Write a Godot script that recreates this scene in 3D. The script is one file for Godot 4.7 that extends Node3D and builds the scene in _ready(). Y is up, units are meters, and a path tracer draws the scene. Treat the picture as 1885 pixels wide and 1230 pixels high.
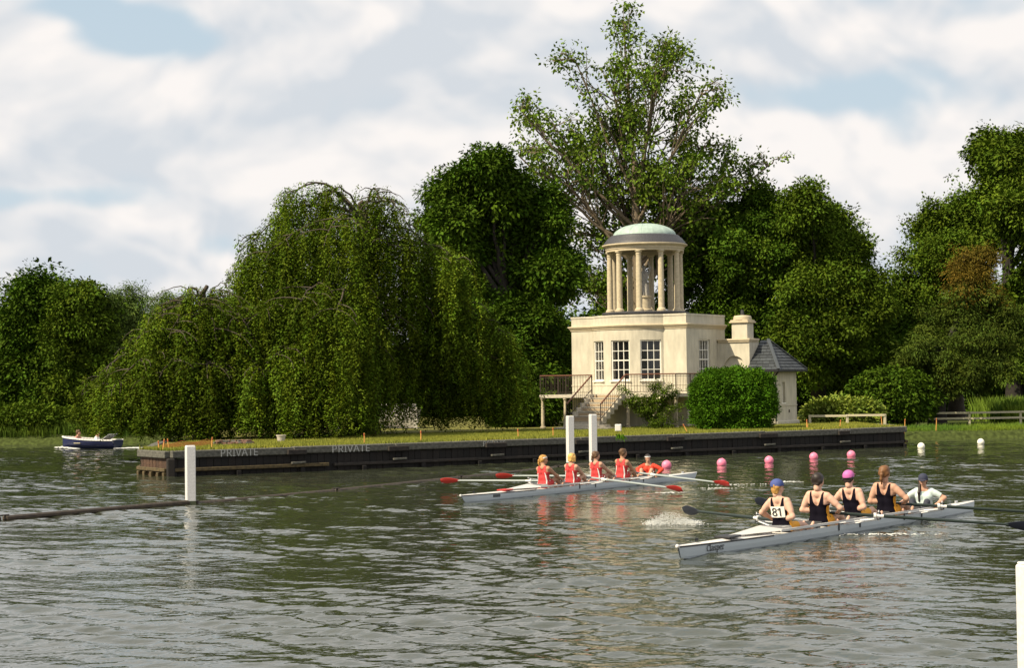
extends Node3D

const EYE := 2.7           # metres from the water to the lens
const FOCAL := 3300.0      # the lens in pixels of the print, 1885 across
const ROLL := 0.8
const PITCH := 1.632
const BIG := 1.0e9

var rng := RandomNumberGenerator.new()
var M := {}
var used := {}


# ---------------------------------------------------------------- mesh collector
class MB:
	var v := PackedVector3Array()
	var n := PackedVector3Array()
	var c := PackedColorArray()
	var uv := PackedVector2Array()
	var tint := Color(1, 1, 1)
	var colored := false

	func vt(a: Vector3, b: Vector3, d: Vector3, na: Vector3, nb: Vector3, nd: Vector3) -> void:
		v.push_back(a); v.push_back(d); v.push_back(b)
		n.push_back(na); n.push_back(nd); n.push_back(nb)
		if colored:
			c.push_back(tint); c.push_back(tint); c.push_back(tint)

	func tri(a: Vector3, b: Vector3, d: Vector3) -> void:
		var nn := (b - a).cross(d - a).normalized()
		vt(a, b, d, nn, nn, nn)

	func quad(a: Vector3, b: Vector3, d: Vector3, e: Vector3) -> void:
		tri(a, b, d)
		tri(a, d, e)

	func box(xf: Transform3D, size: Vector3, bev := 0.0) -> void:
		var h := size * 0.5
		if bev <= 0.0:
			var p := []
			for i in 8:
				p.append(xf * Vector3(h.x if i & 1 else -h.x, h.y if i & 2 else -h.y, h.z if i & 4 else -h.z))
			quad(p[4], p[5], p[7], p[6])
			quad(p[1], p[0], p[2], p[3])
			quad(p[5], p[1], p[3], p[7])
			quad(p[0], p[4], p[6], p[2])
			quad(p[6], p[7], p[3], p[2])
			quad(p[0], p[1], p[5], p[4])
			return
		var q := func(sx: float, sy: float, sz: float, ax: int) -> Vector3:
			var e := Vector3(sx * (h.x - bev), sy * (h.y - bev), sz * (h.z - bev))
			if ax == 0: e.x = sx * h.x
			elif ax == 1: e.y = sy * h.y
			else: e.z = sz * h.z
			return xf * e
		for s in [-1.0, 1.0]:
			var fx := [q.call(s, -1, -1, 0), q.call(s, 1, -1, 0), q.call(s, 1, 1, 0), q.call(s, -1, 1, 0)]
			var fy := [q.call(-1, s, -1, 1), q.call(-1, s, 1, 1), q.call(1, s, 1, 1), q.call(1, s, -1, 1)]
			var fz := [q.call(-1, -1, s, 2), q.call(1, -1, s, 2), q.call(1, 1, s, 2), q.call(-1, 1, s, 2)]
			for f in [fx, fy, fz]:
				if s > 0: quad(f[0], f[1], f[2], f[3])
				else: quad(f[3], f[2], f[1], f[0])
		for s in [-1.0, 1.0]:
			for t in [-1.0, 1.0]:
				var flip: bool = s * t < 0
				_q2(q.call(s, t, -1, 0), q.call(s, t, -1, 1), q.call(s, t, 1, 1), q.call(s, t, 1, 0), flip)
				_q2(q.call(-1, s, t, 1), q.call(-1, s, t, 2), q.call(1, s, t, 2), q.call(1, s, t, 1), flip)
				_q2(q.call(t, -1, s, 2), q.call(t, -1, s, 0), q.call(t, 1, s, 0), q.call(t, 1, s, 2), flip)
		for i in 8:
			var sx := 1.0 if i & 1 else -1.0
			var sy := 1.0 if i & 2 else -1.0
			var sz := 1.0 if i & 4 else -1.0
			if sx * sy * sz > 0: tri(q.call(sx, sy, sz, 0), q.call(sx, sy, sz, 1), q.call(sx, sy, sz, 2))
			else: tri(q.call(sx, sy, sz, 0), q.call(sx, sy, sz, 2), q.call(sx, sy, sz, 1))

	func _q2(a: Vector3, b: Vector3, d: Vector3, e: Vector3, flip: bool) -> void:
		if flip: quad(e, d, b, a)
		else: quad(a, b, d, e)

	func bar(a: Vector3, b: Vector3, w: float, h: float, bev := 0.0) -> void:
		var z := (b - a).normalized()
		var up := Vector3.UP if absf(z.y) < 0.95 else Vector3.FORWARD
		var x := up.cross(z).normalized()
		box(Transform3D(Basis(x, z.cross(x), z), (a + b) * 0.5), Vector3(w, h, a.distance_to(b)), bev)

	func tube(pts: PackedVector3Array, radii: PackedFloat32Array, sides := 8, caps := true) -> void:
		var k := pts.size()
		var rings := []
		var x := Vector3.ZERO
		for i in k:
			var t := (pts[mini(i + 1, k - 1)] - pts[maxi(i - 1, 0)]).normalized()
			if i == 0:
				x = (Vector3.RIGHT if absf(t.x) < 0.8 else Vector3.BACK)
			x = (x - t * x.dot(t)).normalized()
			var y := t.cross(x)
			var ring := PackedVector3Array()
			for s in sides:
				var a := TAU * s / sides
				ring.push_back(x * cos(a) + y * sin(a))
			rings.append(ring)
		for i in k - 1:
			for s in sides:
				var s2 := (s + 1) % sides
				var n0: Vector3 = rings[i][s]; var n1: Vector3 = rings[i][s2]
				var m0: Vector3 = rings[i + 1][s]; var m1: Vector3 = rings[i + 1][s2]
				var a0 := pts[i] + n0 * radii[i]; var a1 := pts[i] + n1 * radii[i]
				var b0 := pts[i + 1] + m0 * radii[i + 1]; var b1 := pts[i + 1] + m1 * radii[i + 1]
				vt(a0, a1, b1, n0, n1, m1)
				vt(a0, b1, b0, n0, m1, m0)
		if caps:
			for s in range(1, sides - 1):
				tri(pts[0] + rings[0][0] * radii[0], pts[0] + rings[0][s + 1] * radii[0], pts[0] + rings[0][s] * radii[0])
				tri(pts[k - 1] + rings[k - 1][0] * radii[k - 1], pts[k - 1] + rings[k - 1][s] * radii[k - 1], pts[k - 1] + rings[k - 1][s + 1] * radii[k - 1])

	func rod(a: Vector3, b: Vector3, ra: float, rb := -1.0, sides := 8) -> void:
		tube(PackedVector3Array([a, b]), PackedFloat32Array([ra, ra if rb < 0 else rb]), sides)

	func lathe(prof: PackedVector2Array, segs: int, xf := Transform3D(), smooth := false, a0 := 0.0, a1 := TAU) -> void:
		var k := prof.size()
		var pn := []
		for i in k - 1:
			var d := prof[i + 1] - prof[i]
			pn.append(Vector2(d.y, -d.x).normalized())
		for i in k - 1:
			var q0: Vector2 = pn[i]; var q1: Vector2 = pn[i]
			if smooth:
				if i > 0: q0 = (pn[i] + pn[i - 1]).normalized()
				if i < k - 2: q1 = (pn[i] + pn[i + 1]).normalized()
			for s in segs:
				var a := a0 + (a1 - a0) * s / segs
				var b := a0 + (a1 - a0) * (s + 1) / segs
				var da := Vector3(sin(a), 0, cos(a)); var db := Vector3(sin(b), 0, cos(b))
				var p00 := xf * (da * prof[i].x + Vector3.UP * prof[i].y)
				var p10 := xf * (db * prof[i].x + Vector3.UP * prof[i].y)
				var p11 := xf * (db * prof[i + 1].x + Vector3.UP * prof[i + 1].y)
				var p01 := xf * (da * prof[i + 1].x + Vector3.UP * prof[i + 1].y)
				var n00 := (xf.basis * (da * q0.x + Vector3.UP * q0.y)).normalized()
				var n10 := (xf.basis * (db * q0.x + Vector3.UP * q0.y)).normalized()
				var n11 := (xf.basis * (db * q1.x + Vector3.UP * q1.y)).normalized()
				var n01 := (xf.basis * (da * q1.x + Vector3.UP * q1.y)).normalized()
				if prof[i].x > 0.0001: vt(p00, p10, p11, n00, n10, n11)
				if prof[i + 1].x > 0.0001: vt(p00, p11, p01, n00, n11, n01)

	func prism(poly: PackedVector2Array, y0: float, y1: float) -> void:   # polygon in x, z
		var ids := Geometry2D.triangulate_polygon(poly)
		var area := 0.0
		for i in poly.size():
			area += poly[i].cross(poly[(i + 1) % poly.size()])
		for i in range(0, ids.size(), 3):
			var a := poly[ids[i]]; var b := poly[ids[i + 1]]; var d := poly[ids[i + 2]]
			if (b - a).cross(d - a) > 0:
				var s := b; b = d; d = s
			tri(Vector3(a.x, y1, a.y), Vector3(b.x, y1, b.y), Vector3(d.x, y1, d.y))
			tri(Vector3(a.x, y0, a.y), Vector3(d.x, y0, d.y), Vector3(b.x, y0, b.y))
		for i in poly.size():
			var a := poly[i]; var b := poly[(i + 1) % poly.size()]
			if area > 0:
				var s := a; a = b; b = s
			quad(Vector3(a.x, y0, a.y), Vector3(b.x, y0, b.y), Vector3(b.x, y1, b.y), Vector3(a.x, y1, a.y))

	func add(o: MB, xf := Transform3D()) -> void:
		for i in o.v.size():
			v.push_back(xf * o.v[i])
			n.push_back((xf.basis * o.n[i]).normalized())
			if colored: c.push_back(tint)

	func mesh() -> ArrayMesh:
		var arr := []
		arr.resize(Mesh.ARRAY_MAX)
		arr[Mesh.ARRAY_VERTEX] = v
		arr[Mesh.ARRAY_NORMAL] = n
		if c.size() == v.size(): arr[Mesh.ARRAY_COLOR] = c
		if uv.size() == v.size(): arr[Mesh.ARRAY_TEX_UV] = uv
		var m := ArrayMesh.new()
		m.add_surface_from_arrays(Mesh.PRIMITIVE_TRIANGLES, arr)
		return m


# ---------------------------------------------------------------- naming helpers
func numbered(called: String) -> String:
	var k: int = used.get(called, 0)
	used[called] = k + 1
	return called if k == 0 else "%s_%03d" % [called, k]


func tag(o: Node, label := "", category := "", group := "", kind := "") -> Node:
	if label: o.set_meta("label", label)
	if category: o.set_meta("category", category)
	if group: o.set_meta("group", group)
	if kind: o.set_meta("kind", kind)
	return o


func thing(called: String, label: String, category: String, xf := Transform3D(), group := "") -> Node3D:
	var o := Node3D.new()
	o.name = numbered(called)
	o.transform = xf
	add_child(o)
	tag(o, label, category, group)
	return o


func node(called: String, parent: Node3D, xf := Transform3D()) -> Node3D:
	var o := Node3D.new()
	o.name = called
	o.transform = xf
	parent.add_child(o, true)
	return o


func part(called: String, what, m: Material, parent: Node = null, xf := Transform3D()) -> MeshInstance3D:
	var o := MeshInstance3D.new()
	o.mesh = what.mesh() if what is MB else what
	o.material_override = m
	o.transform = xf
	o.name = numbered(called) if parent == null else called
	if parent == null: add_child(o)
	else: parent.add_child(o, true)
	return o


func scatter(called: String, mesh: Mesh, m: Material, where: Array, tints: PackedColorArray, parent: Node = null) -> MultiMeshInstance3D:
	var mm := MultiMesh.new()
	mm.transform_format = MultiMesh.TRANSFORM_3D
	mm.use_colors = true
	mm.mesh = mesh
	mm.instance_count = where.size()
	var buf := PackedFloat32Array()
	buf.resize(where.size() * 16)
	for i in where.size():
		var t: Transform3D = where[i]
		var b := t.basis
		var o := i * 16
		buf[o] = b.x.x; buf[o + 1] = b.y.x; buf[o + 2] = b.z.x; buf[o + 3] = t.origin.x
		buf[o + 4] = b.x.y; buf[o + 5] = b.y.y; buf[o + 6] = b.z.y; buf[o + 7] = t.origin.y
		buf[o + 8] = b.x.z; buf[o + 9] = b.y.z; buf[o + 10] = b.z.z; buf[o + 11] = t.origin.z
		var cc := tints[i]
		buf[o + 12] = cc.r; buf[o + 13] = cc.g; buf[o + 14] = cc.b; buf[o + 15] = 1.0
	mm.buffer = buf
	var g := MultiMeshInstance3D.new()
	g.multimesh = mm
	g.material_override = m
	g.name = numbered(called) if parent == null else called
	if parent == null: add_child(g)
	else: parent.add_child(g, true)
	return g


# a point that the print shows at (px, py), d metres away along the view
func W(px: float, py: float, d: float) -> Vector3:
	var r := deg_to_rad(ROLL)
	var p := deg_to_rad(PITCH)
	var dx := px - 942.5
	var dy := 615.0 - py
	var x := dx * cos(r) + dy * sin(r)
	var y := -dx * sin(r) + dy * cos(r)
	var dir := Vector3(x, y * cos(p) + FOCAL * sin(p), -(FOCAL * cos(p) - y * sin(p)))
	return Vector3(0, EYE, 0) + dir * (d / -dir.z)


func rot(deg: Vector3, at := Vector3.ZERO) -> Transform3D:
	return Transform3D(Basis.from_euler(deg * PI / 180.0), at)


func move(x: float, y: float, z: float) -> Transform3D:
	return Transform3D(Basis(), Vector3(x, y, z))


func rnd(a: float, b: float) -> float:
	return rng.randf_range(a, b)


func rdir() -> Vector3:
	var y := rnd(-1, 1)
	var a := rnd(0, TAU)
	var s := sqrt(1.0 - y * y)
	return Vector3(s * cos(a), y, s * sin(a))


# ---------------------------------------------------------------- materials
func srgb(r: float, g: float, b: float) -> Color:
	return Color(r, g, b).linear_to_srgb()


func mat(key: String, col: Color, rough := 0.8, spec := 0.5) -> StandardMaterial3D:   # col in linear values
	var m := StandardMaterial3D.new()
	m.resource_name = key
	m.albedo_color = col.linear_to_srgb()
	m.roughness = rough
	m.metallic_specular = spec
	M[key] = m
	return m


func noise_tex(seed_: int, freq: float, lo: float, hi: float, octaves := 4, size := 512, normal := false, strength := 4.0) -> NoiseTexture2D:
	var f := FastNoiseLite.new()
	f.seed = seed_
	f.noise_type = FastNoiseLite.TYPE_SIMPLEX_SMOOTH
	f.frequency = freq
	f.fractal_octaves = octaves
	var t := NoiseTexture2D.new()
	t.width = size
	t.height = size
	t.seamless = true
	t.generate_mipmaps = false
	t.noise = f
	if normal:
		t.as_normal_map = true
		t.bump_strength = strength
	else:
		var g := Gradient.new()
		g.set_color(0, Color(lo, lo, lo))
		g.set_color(1, Color(hi, hi, hi))
		t.color_ramp = g
	return t


func wear(m: StandardMaterial3D, seed_: int, metres: float, lo := 0.75, freq := 0.012, relief := 0.0) -> StandardMaterial3D:
	m.albedo_texture = noise_tex(seed_, freq, lo, 1.0)
	m.uv1_triplanar = true
	m.uv1_world_triplanar = true
	m.uv1_scale = Vector3.ONE / metres
	if relief > 0.0:
		m.heightmap_enabled = true
		m.heightmap_texture = m.albedo_texture
		m.heightmap_scale = relief
	return m


func leafy(key: String, col: Color, glow := 0.5) -> StandardMaterial3D:
	var m := mat(key, col, 0.7, 0.08)
	m.vertex_color_use_as_albedo = true
	m.cull_mode = BaseMaterial3D.CULL_DISABLED
	m.backlight_enabled = true
	m.backlight = Color(0.62 * glow, 0.7 * glow, 0.25 * glow)
	return m


func materials() -> void:
	wear(mat("stucco", Color(0.64, 0.590, 0.465), 0.85), 3, 2.6, 0.80, 0.012)
	M.stucco.uv1_scale = Vector3(0.55, 0.14, 0.55)
	wear(mat("stucco_trim", Color(0.58, 0.49, 0.335), 0.8), 4, 1.8, 0.86)
	wear(mat("column_stone", Color(0.60, 0.51, 0.35), 0.8), 5, 0.9, 0.82)
	wear(mat("pale_stone", Color(0.62, 0.56, 0.45), 0.85), 6, 0.8, 0.75)
	mat("tread", Color(0.36, 0.27, 0.17), 0.7)
	wear(mat("statue", Color(0.42, 0.40, 0.37), 0.8), 7, 0.5, 0.7)
	wear(mat("copper", Color(0.41, 0.53, 0.47), 0.6), 8, 1.6, 0.8, 0.014)
	wear(mat("lead", Color(0.085, 0.085, 0.095), 0.5), 9, 0.7, 0.5, 0.02)
	for i in 4:
		wear(mat("slate%d" % i, Color(0.052, 0.06, 0.066) * (0.8 + 0.22 * i), 0.5), 10 + i, 0.5, 0.7)
	mat("slime", Color(0.05, 0.06, 0.025), 0.5)
	mat("iron", Color(0.035, 0.022, 0.016), 0.5)
	mat("rail_wood", Color(0.13, 0.05, 0.025), 0.5)
	mat("white_paint", Color(0.70, 0.69, 0.66), 0.5)
	mat("window_white", Color(0.78, 0.76, 0.68), 0.45)
	var g := mat("glass", Color(0.02, 0.025, 0.03), 0.03)
	g.albedo_color.a = 0.25
	g.transparency = BaseMaterial3D.TRANSPARENCY_ALPHA
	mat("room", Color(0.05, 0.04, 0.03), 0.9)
	wear(mat("post_white", Color(0.70, 0.69, 0.68), 0.55), 14, 0.6, 0.86, 0.02)
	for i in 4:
		wear(mat("plank%d" % i, Color(0.016, 0.011, 0.008) * (0.5 + 0.25 * i), 0.85), 20 + i, 0.7, 0.45, 0.02)  # shade on the long wall face is put into this near-black plank colour
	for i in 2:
		wear(mat("sunlit_plank%d" % i, Color(0.13, 0.068, 0.038) * (0.8 + 0.3 * i), 0.85), 24, 0.7, 0.45, 0.02)  # same timber in its sunlit tone, painted brown for the end face
	wear(mat("coping", Color(0.17, 0.165, 0.135), 0.9), 25, 1.2, 0.5, 0.02, 0.4)
	wear(mat("coping_dark", Color(0.05, 0.04, 0.032), 0.9), 26, 0.8, 0.5)
	wear(mat("waling", Color(0.14, 0.10, 0.04), 0.85), 27, 0.8, 0.5)
	wear(mat("chalk", Color(0.75, 0.75, 0.70), 0.9), 28, 0.25, 0.45, 0.03)
	wear(mat("boom", Color(0.085, 0.058, 0.034), 0.6), 29, 0.7, 0.45)
	wear(mat("lawn", Color(0.25, 0.245, 0.068), 0.95, 0.2), 30, 3.0, 0.62, 0.02)
	wear(mat("bank", Color(0.10, 0.13, 0.035), 0.95, 0.2), 31, 2.5, 0.5, 0.02)
	mat("cane", Color(0.62, 0.30, 0.07), 0.6)
	mat("netting", Color(0.40, 0.085, 0.03), 0.7)
	wear(mat("brick", Color(0.30, 0.17, 0.12), 0.9), 33, 0.3, 0.6)
	mat("fence_rail", Color(0.5, 0.45, 0.30), 0.8)
	wear(mat("bark", Color(0.11, 0.085, 0.058), 0.9), 35, 1.0, 0.5, 0.03)
	wear(mat("bark_pale", Color(0.26, 0.20, 0.13), 0.9), 36, 1.0, 0.55, 0.03)
	wear(mat("bark_dark", Color(0.04, 0.032, 0.024), 0.9), 37, 1.0, 0.5, 0.03)
	mat("hull", Color(0.44, 0.485, 0.51), 0.3)
	mat("deck", Color(0.64, 0.62, 0.59), 0.4)
	mat("cockpit", Color(0.45, 0.43, 0.40), 0.6)
	mat("black", Color(0.012, 0.012, 0.014), 0.4)
	mat("alloy", Color(0.72, 0.72, 0.72), 0.35)
	mat("oar_dark", Color(0.022, 0.032, 0.028), 0.4, 0.35)
	mat("oar_grey", Color(0.30, 0.34, 0.34), 0.4)
	mat("blade_navy", Color(0.012, 0.015, 0.028), 0.35)
	mat("blade_red", Color(0.42, 0.022, 0.016), 0.4)
	mat("suit_black", Color(0.008, 0.007, 0.012), 0.8, 0.12)
	mat("suit_gold", Color(0.72, 0.32, 0.015), 0.7)
	mat("suit_red", Color(0.46, 0.026, 0.026), 0.7)
	mat("top_red", Color(0.62, 0.045, 0.018), 0.8)
	mat("tee_teal", Color(0.52, 0.62, 0.60), 0.85)
	mat("tee_pink", Color(0.60, 0.28, 0.24), 0.85)
	mat("trousers", Color(0.03, 0.035, 0.05), 0.85)
	mat("cruiser", Color(0.42, 0.40, 0.36), 0.5)
	mat("bib", Color(0.8, 0.76, 0.68), 0.8)
	mat("cap_blue", Color(0.05, 0.075, 0.24), 0.8)
	mat("cap_pink", Color(0.50, 0.12, 0.36), 0.6)
	mat("cap_navy", Color(0.025, 0.03, 0.06), 0.8)
	mat("yellow", Color(0.6, 0.42, 0.05), 0.8)
	mat("visor", Color(0.7, 0.7, 0.7), 0.7)
	mat("hair_blonde", Color(0.42, 0.22, 0.05), 0.6)
	mat("hair_yellow", Color(0.60, 0.36, 0.10), 0.6)
	mat("hair_brown", Color(0.10, 0.05, 0.02), 0.6)
	mat("hair_auburn", Color(0.16, 0.07, 0.022), 0.6)
	mat("hair_dark", Color(0.018, 0.011, 0.008), 0.55)
	mat("skin_a", Color(0.60, 0.37, 0.275), 0.6, 0.3)
	mat("skin_b", Color(0.50, 0.29, 0.20), 0.6, 0.3)
	mat("skin_c", Color(0.42, 0.225, 0.14), 0.6, 0.3)
	mat("eye", Color(0.02, 0.015, 0.012), 0.3)
	mat("lip", Color(0.34, 0.10, 0.08), 0.5)
	mat("buoy_pink", Color(0.78, 0.20, 0.32), 0.45)
	mat("buoy_white", Color(0.80, 0.78, 0.66), 0.45)
	mat("navy_hull", Color(0.012, 0.017, 0.065), 0.3)
	mat("foam", Color(0.60, 0.61, 0.59), 0.6)
	mat("flower", Color(0.62, 0.55, 0.36), 0.8)
	leafy("leaf_weeping", Color(0.080, 0.124, 0.011), 0.55)
	leafy("leaf_dark", Color(0.056, 0.104, 0.010), 0.5)
	leafy("leaf_mid", Color(0.076, 0.122, 0.012), 0.5)
	leafy("leaf_airy", Color(0.108, 0.172, 0.020), 0.6)
	leafy("leaf_grey", Color(0.110, 0.165, 0.040), 0.5)
	leafy("leaf_olive", Color(0.062, 0.092, 0.014), 0.4)
	leafy("leaf_bush", Color(0.058, 0.140, 0.009), 0.4)
	leafy("leaf_light", Color(0.19, 0.25, 0.045), 0.5)
	leafy("grass_blade", Color(0.205, 0.218, 0.048), 0.4)


# ---------------------------------------------------------------- sky, sun, camera
func air(px: float, py: float, wx: float, wy: float, az: float, el: float) -> float:   # a soft patch, given in degrees
	var a := (az - px) / wx
	var b := (el - py) / wy
	return exp(-a * a - b * b)


func sky_at(az: float, el: float, n1: FastNoiseLite, n2: FastNoiseLite) -> Color:
	# azimuth bent round a circle so that the clouds join up behind; heaps of cloud get flatter towards the horizon
	var a := deg_to_rad(az)
	var v := el * (1.0 + 1.6 / (1.0 + el * 0.16))
	var p := Vector3(sin(a) * 57.3, v * 1.15, -cos(a) * 57.3) * 0.72 + Vector3(31.0, 7.0, 12.0)
	var warp := n2.get_noise_3dv(p * 0.5) * 2.4
	p += Vector3(warp, warp * 0.5, -warp)
	var big := n1.get_noise_3dv(p)
	var fine := n2.get_noise_3dv(p * 2.6)
	var n := big + fine * 0.24
	var over := n1.get_noise_3dv(p + Vector3(0, 1.3, 0)) + n2.get_noise_3dv(p * 2.6 + Vector3(0, 1.6, 0)) * 0.24
	var bias := 0.46
	bias -= 1.0 * air(-11.2, 11.0, 2.4, 0.8, az, el) + 0.55 * air(-13.5, 11.9, 2.2, 0.5, az, el) + 0.85 * air(-14.5, 6.0, 4.2, 0.6, az, el) + 0.30 * air(-9.4, 4.5, 4.5, 0.55, az, el)
	bias -= 0.40 * air(10.8, 8.9, 2.4, 0.6, az, el) + 0.25 * air(-13.6, 9.9, 1.6, 0.45, az, el) + 0.2 * air(13.2, 4.5, 2.5, 1.2, az, el)
	var cover := smoothstep(-0.22, 0.26, n + bias)
	var blue := Color(0.435, 0.54, 0.625).lerp(Color(0.52, 0.60, 0.65), clampf(1.0 - el / 14.0, 0.0, 1.0))
	if el > 20.0:
		blue = blue.lerp(Color(0.20, 0.33, 0.55), clampf((el - 20.0) / 40.0, 0.0, 1.0))
	# lit tops where the cloud thins out above, grey where more of it hangs over
	var shade := clampf(0.54 + (n - over) * 2.0 + fine * 0.30 - 0.55 * air(-13.5, 6.3, 5.0, 0.8, az, el) - 0.3 * air(11.0, 10.8, 5.0, 0.8, az, el), 0.0, 1.0)
	var white := Color(0.56, 0.595, 0.635).lerp(Color(0.81, 0.775, 0.75), shade)
	return blue.lerp(white, cover)


func make_sky() -> PanoramaSkyMaterial:
	var n1 := FastNoiseLite.new()
	n1.seed = 11
	n1.frequency = 0.10
	n1.fractal_octaves = 4
	var n2 := FastNoiseLite.new()
	n2.seed = 12
	n2.frequency = 0.16
	n2.fractal_octaves = 4
	var low := Image.create_empty(768, 384, false, Image.FORMAT_RGBF)
	for j in 384:
		var el := 90.0 - (j + 0.5) * 180.0 / 384.0
		for i in 768:
			if el < -1.0:
				low.set_pixel(i, j, Color(0.16, 0.18, 0.12))
			else:
				low.set_pixel(i, j, sky_at(wrapf((i + 0.5) * 360.0 / 768.0, -180.0, 180.0), el, n1, n2))
	var w := 4096
	var h := 2048
	low.resize(w, h, Image.INTERPOLATE_BILINEAR)
	var x1 := int(24.0 / 360.0 * w)      # the panorama begins and ends straight ahead
	var y0 := int((90.0 - 18.0) / 180.0 * h)
	var y1 := int(90.0 / 180.0 * h)
	for j in range(y0, y1):
		for k in range(-x1, x1):
			low.set_pixel(posmod(k, w), j, sky_at((k + 0.5) * 360.0 / w, 90.0 - (j + 0.5) * 180.0 / h, n1, n2))
	var m := PanoramaSkyMaterial.new()
	m.panorama = ImageTexture.create_from_image(low)
	return m


func _ready() -> void:
	rng.seed = 20
	var cam := Camera3D.new()
	cam.name = "camera"
	cam.fov = rad_to_deg(2.0 * atan(615.0 / FOCAL))
	cam.position = Vector3(0, EYE, 0)
	cam.rotation_degrees = Vector3(PITCH, 0, -ROLL)
	cam.near = 0.1
	cam.far = 2500.0
	add_child(cam)
	cam.current = true
	var env := Environment.new()
	env.background_mode = Environment.BG_SKY
	env.sky = Sky.new()
	env.sky.sky_material = make_sky()
	env.background_energy_multiplier = 0.86
	env.tonemap_mode = Environment.TONE_MAPPER_LINEAR
	env.tonemap_exposure = 1.4
	env.sdfgi_enabled = true
	env.ssao_enabled = true
	env.ssil_enabled = true
	var we := WorldEnvironment.new()
	we.name = "world_environment"
	we.environment = env
	add_child(we)
	var sun := DirectionalLight3D.new()
	sun.name = "sun"
	sun.light_energy = 1.6
	sun.light_color = Color(1.0, 0.94, 0.82)
	sun.light_angular_distance = 0.5
	sun.shadow_enabled = true
	var el := deg_to_rad(44.0)
	var az := deg_to_rad(58.0)
	var to_sun := Vector3(-sin(az) * cos(el), sin(el), cos(az) * cos(el))
	sun.look_at_from_position(to_sun * 100.0, Vector3.ZERO)
	add_child(sun)

	materials()
	water()
	land()
	river_wall()
	temple()
	trees()
	small_things()
	boats()


# ---------------------------------------------------------------- water and land
var edge := PackedVector2Array([Vector2(-420, -70), Vector2(-60, -87), Vector2(-16, -91), Vector2(-14.2, -84), Vector2(-13.4, -70), Vector2(-11.9, -57.6), Vector2(-10.66, -55.7), Vector2(15.7, -72.4), Vector2(15.9, -78.6), Vector2(35, -83), Vector2(420, -100)])


func edge_z(x: float) -> float:
	for i in edge.size() - 1:
		if x <= edge[i + 1].x:
			return lerpf(edge[i].y, edge[i + 1].y, (x - edge[i].x) / (edge[i + 1].x - edge[i].x))
	return edge[-1].y


func wave_set() -> Array:
	var r := RandomNumberGenerator.new()
	r.seed = 77
	var out := []
	for i in 24:
		var lam := 0.30 * pow(1.085, i)
		var a := deg_to_rad(90.0 + r.randf_range(-46, 46) + 10.0)
		out.append([cos(a) * TAU / lam, sin(a) * TAU / lam, r.randf_range(0, TAU), (0.0066 if lam < 0.65 else 0.0042) * lam * r.randf_range(0.6, 1.3)])
	return out


func water() -> void:
	var waves := wave_set()
	var calm := FastNoiseLite.new()
	calm.seed = 5
	calm.frequency = 0.11
	calm.fractal_octaves = 3
	var nx := 400
	var nz := 700
	var verts := PackedVector3Array()
	var uvs := PackedVector2Array()
	var norms := PackedVector3Array()
	for j in nz + 1:
		var d := 9.0 * pow(95.0 / 9.0, float(j) / nz)
		var half := 6.0 + 0.36 * d
		for i in nx + 1:
			var x := (2.0 * i / nx - 1.0) * half
			var z := -d
			var g := clampf(0.80 + calm.get_noise_2d(x * 0.8, z * 1.7) * 1.1, 0.2, 1.6) * clampf(1.7 - d / 30.0, 0.75, 1.2)
			var h := 0.0
			var hx := 0.0
			var hz := 0.0
			for w in waves:
				var ph: float = w[0] * x + w[1] * z + w[2]
				var c: float = cos(ph) * w[3]
				h += sin(ph) * w[3]
				hx += c * w[0]
				hz += c * w[1]
			verts.push_back(Vector3(x, h * g, z))
			norms.push_back(Vector3(-hx * g, 1, -hz * g).normalized())
			uvs.push_back(Vector2(x / 5.2, z / 4.0))
	var ids := PackedInt32Array()
	for j in nz:
		for i in nx:
			var a := j * (nx + 1) + i
			ids.append_array([a, a + nx + 1, a + 1, a + 1, a + nx + 1, a + nx + 2])
	var base := verts.size()
	for p in [Vector2(-420, 60), Vector2(420, 60), Vector2(-420, -104), Vector2(420, -104)]:
		verts.push_back(Vector3(p.x, -0.11, p.y))
		norms.push_back(Vector3.UP)
		uvs.push_back(p / 4.5)
	ids.append_array([base, base + 2, base + 1, base + 1, base + 2, base + 3])
	var arr := []
	arr.resize(Mesh.ARRAY_MAX)
	arr[Mesh.ARRAY_VERTEX] = verts
	arr[Mesh.ARRAY_NORMAL] = norms
	arr[Mesh.ARRAY_TEX_UV] = uvs
	arr[Mesh.ARRAY_INDEX] = ids
	var am := ArrayMesh.new()
	am.add_surface_from_arrays(Mesh.PRIMITIVE_TRIANGLES, arr)
	var m := mat("river", Color(0.036, 0.042, 0.025), 0.02, 0.68)
	m.normal_enabled = true
	m.normal_texture = noise_tex(41, 0.022, 0, 1, 3, 1024, true, 9.0)
	m.normal_scale = 0.15
	tag(part("water", am, m), "", "", "", "structure")


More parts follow.
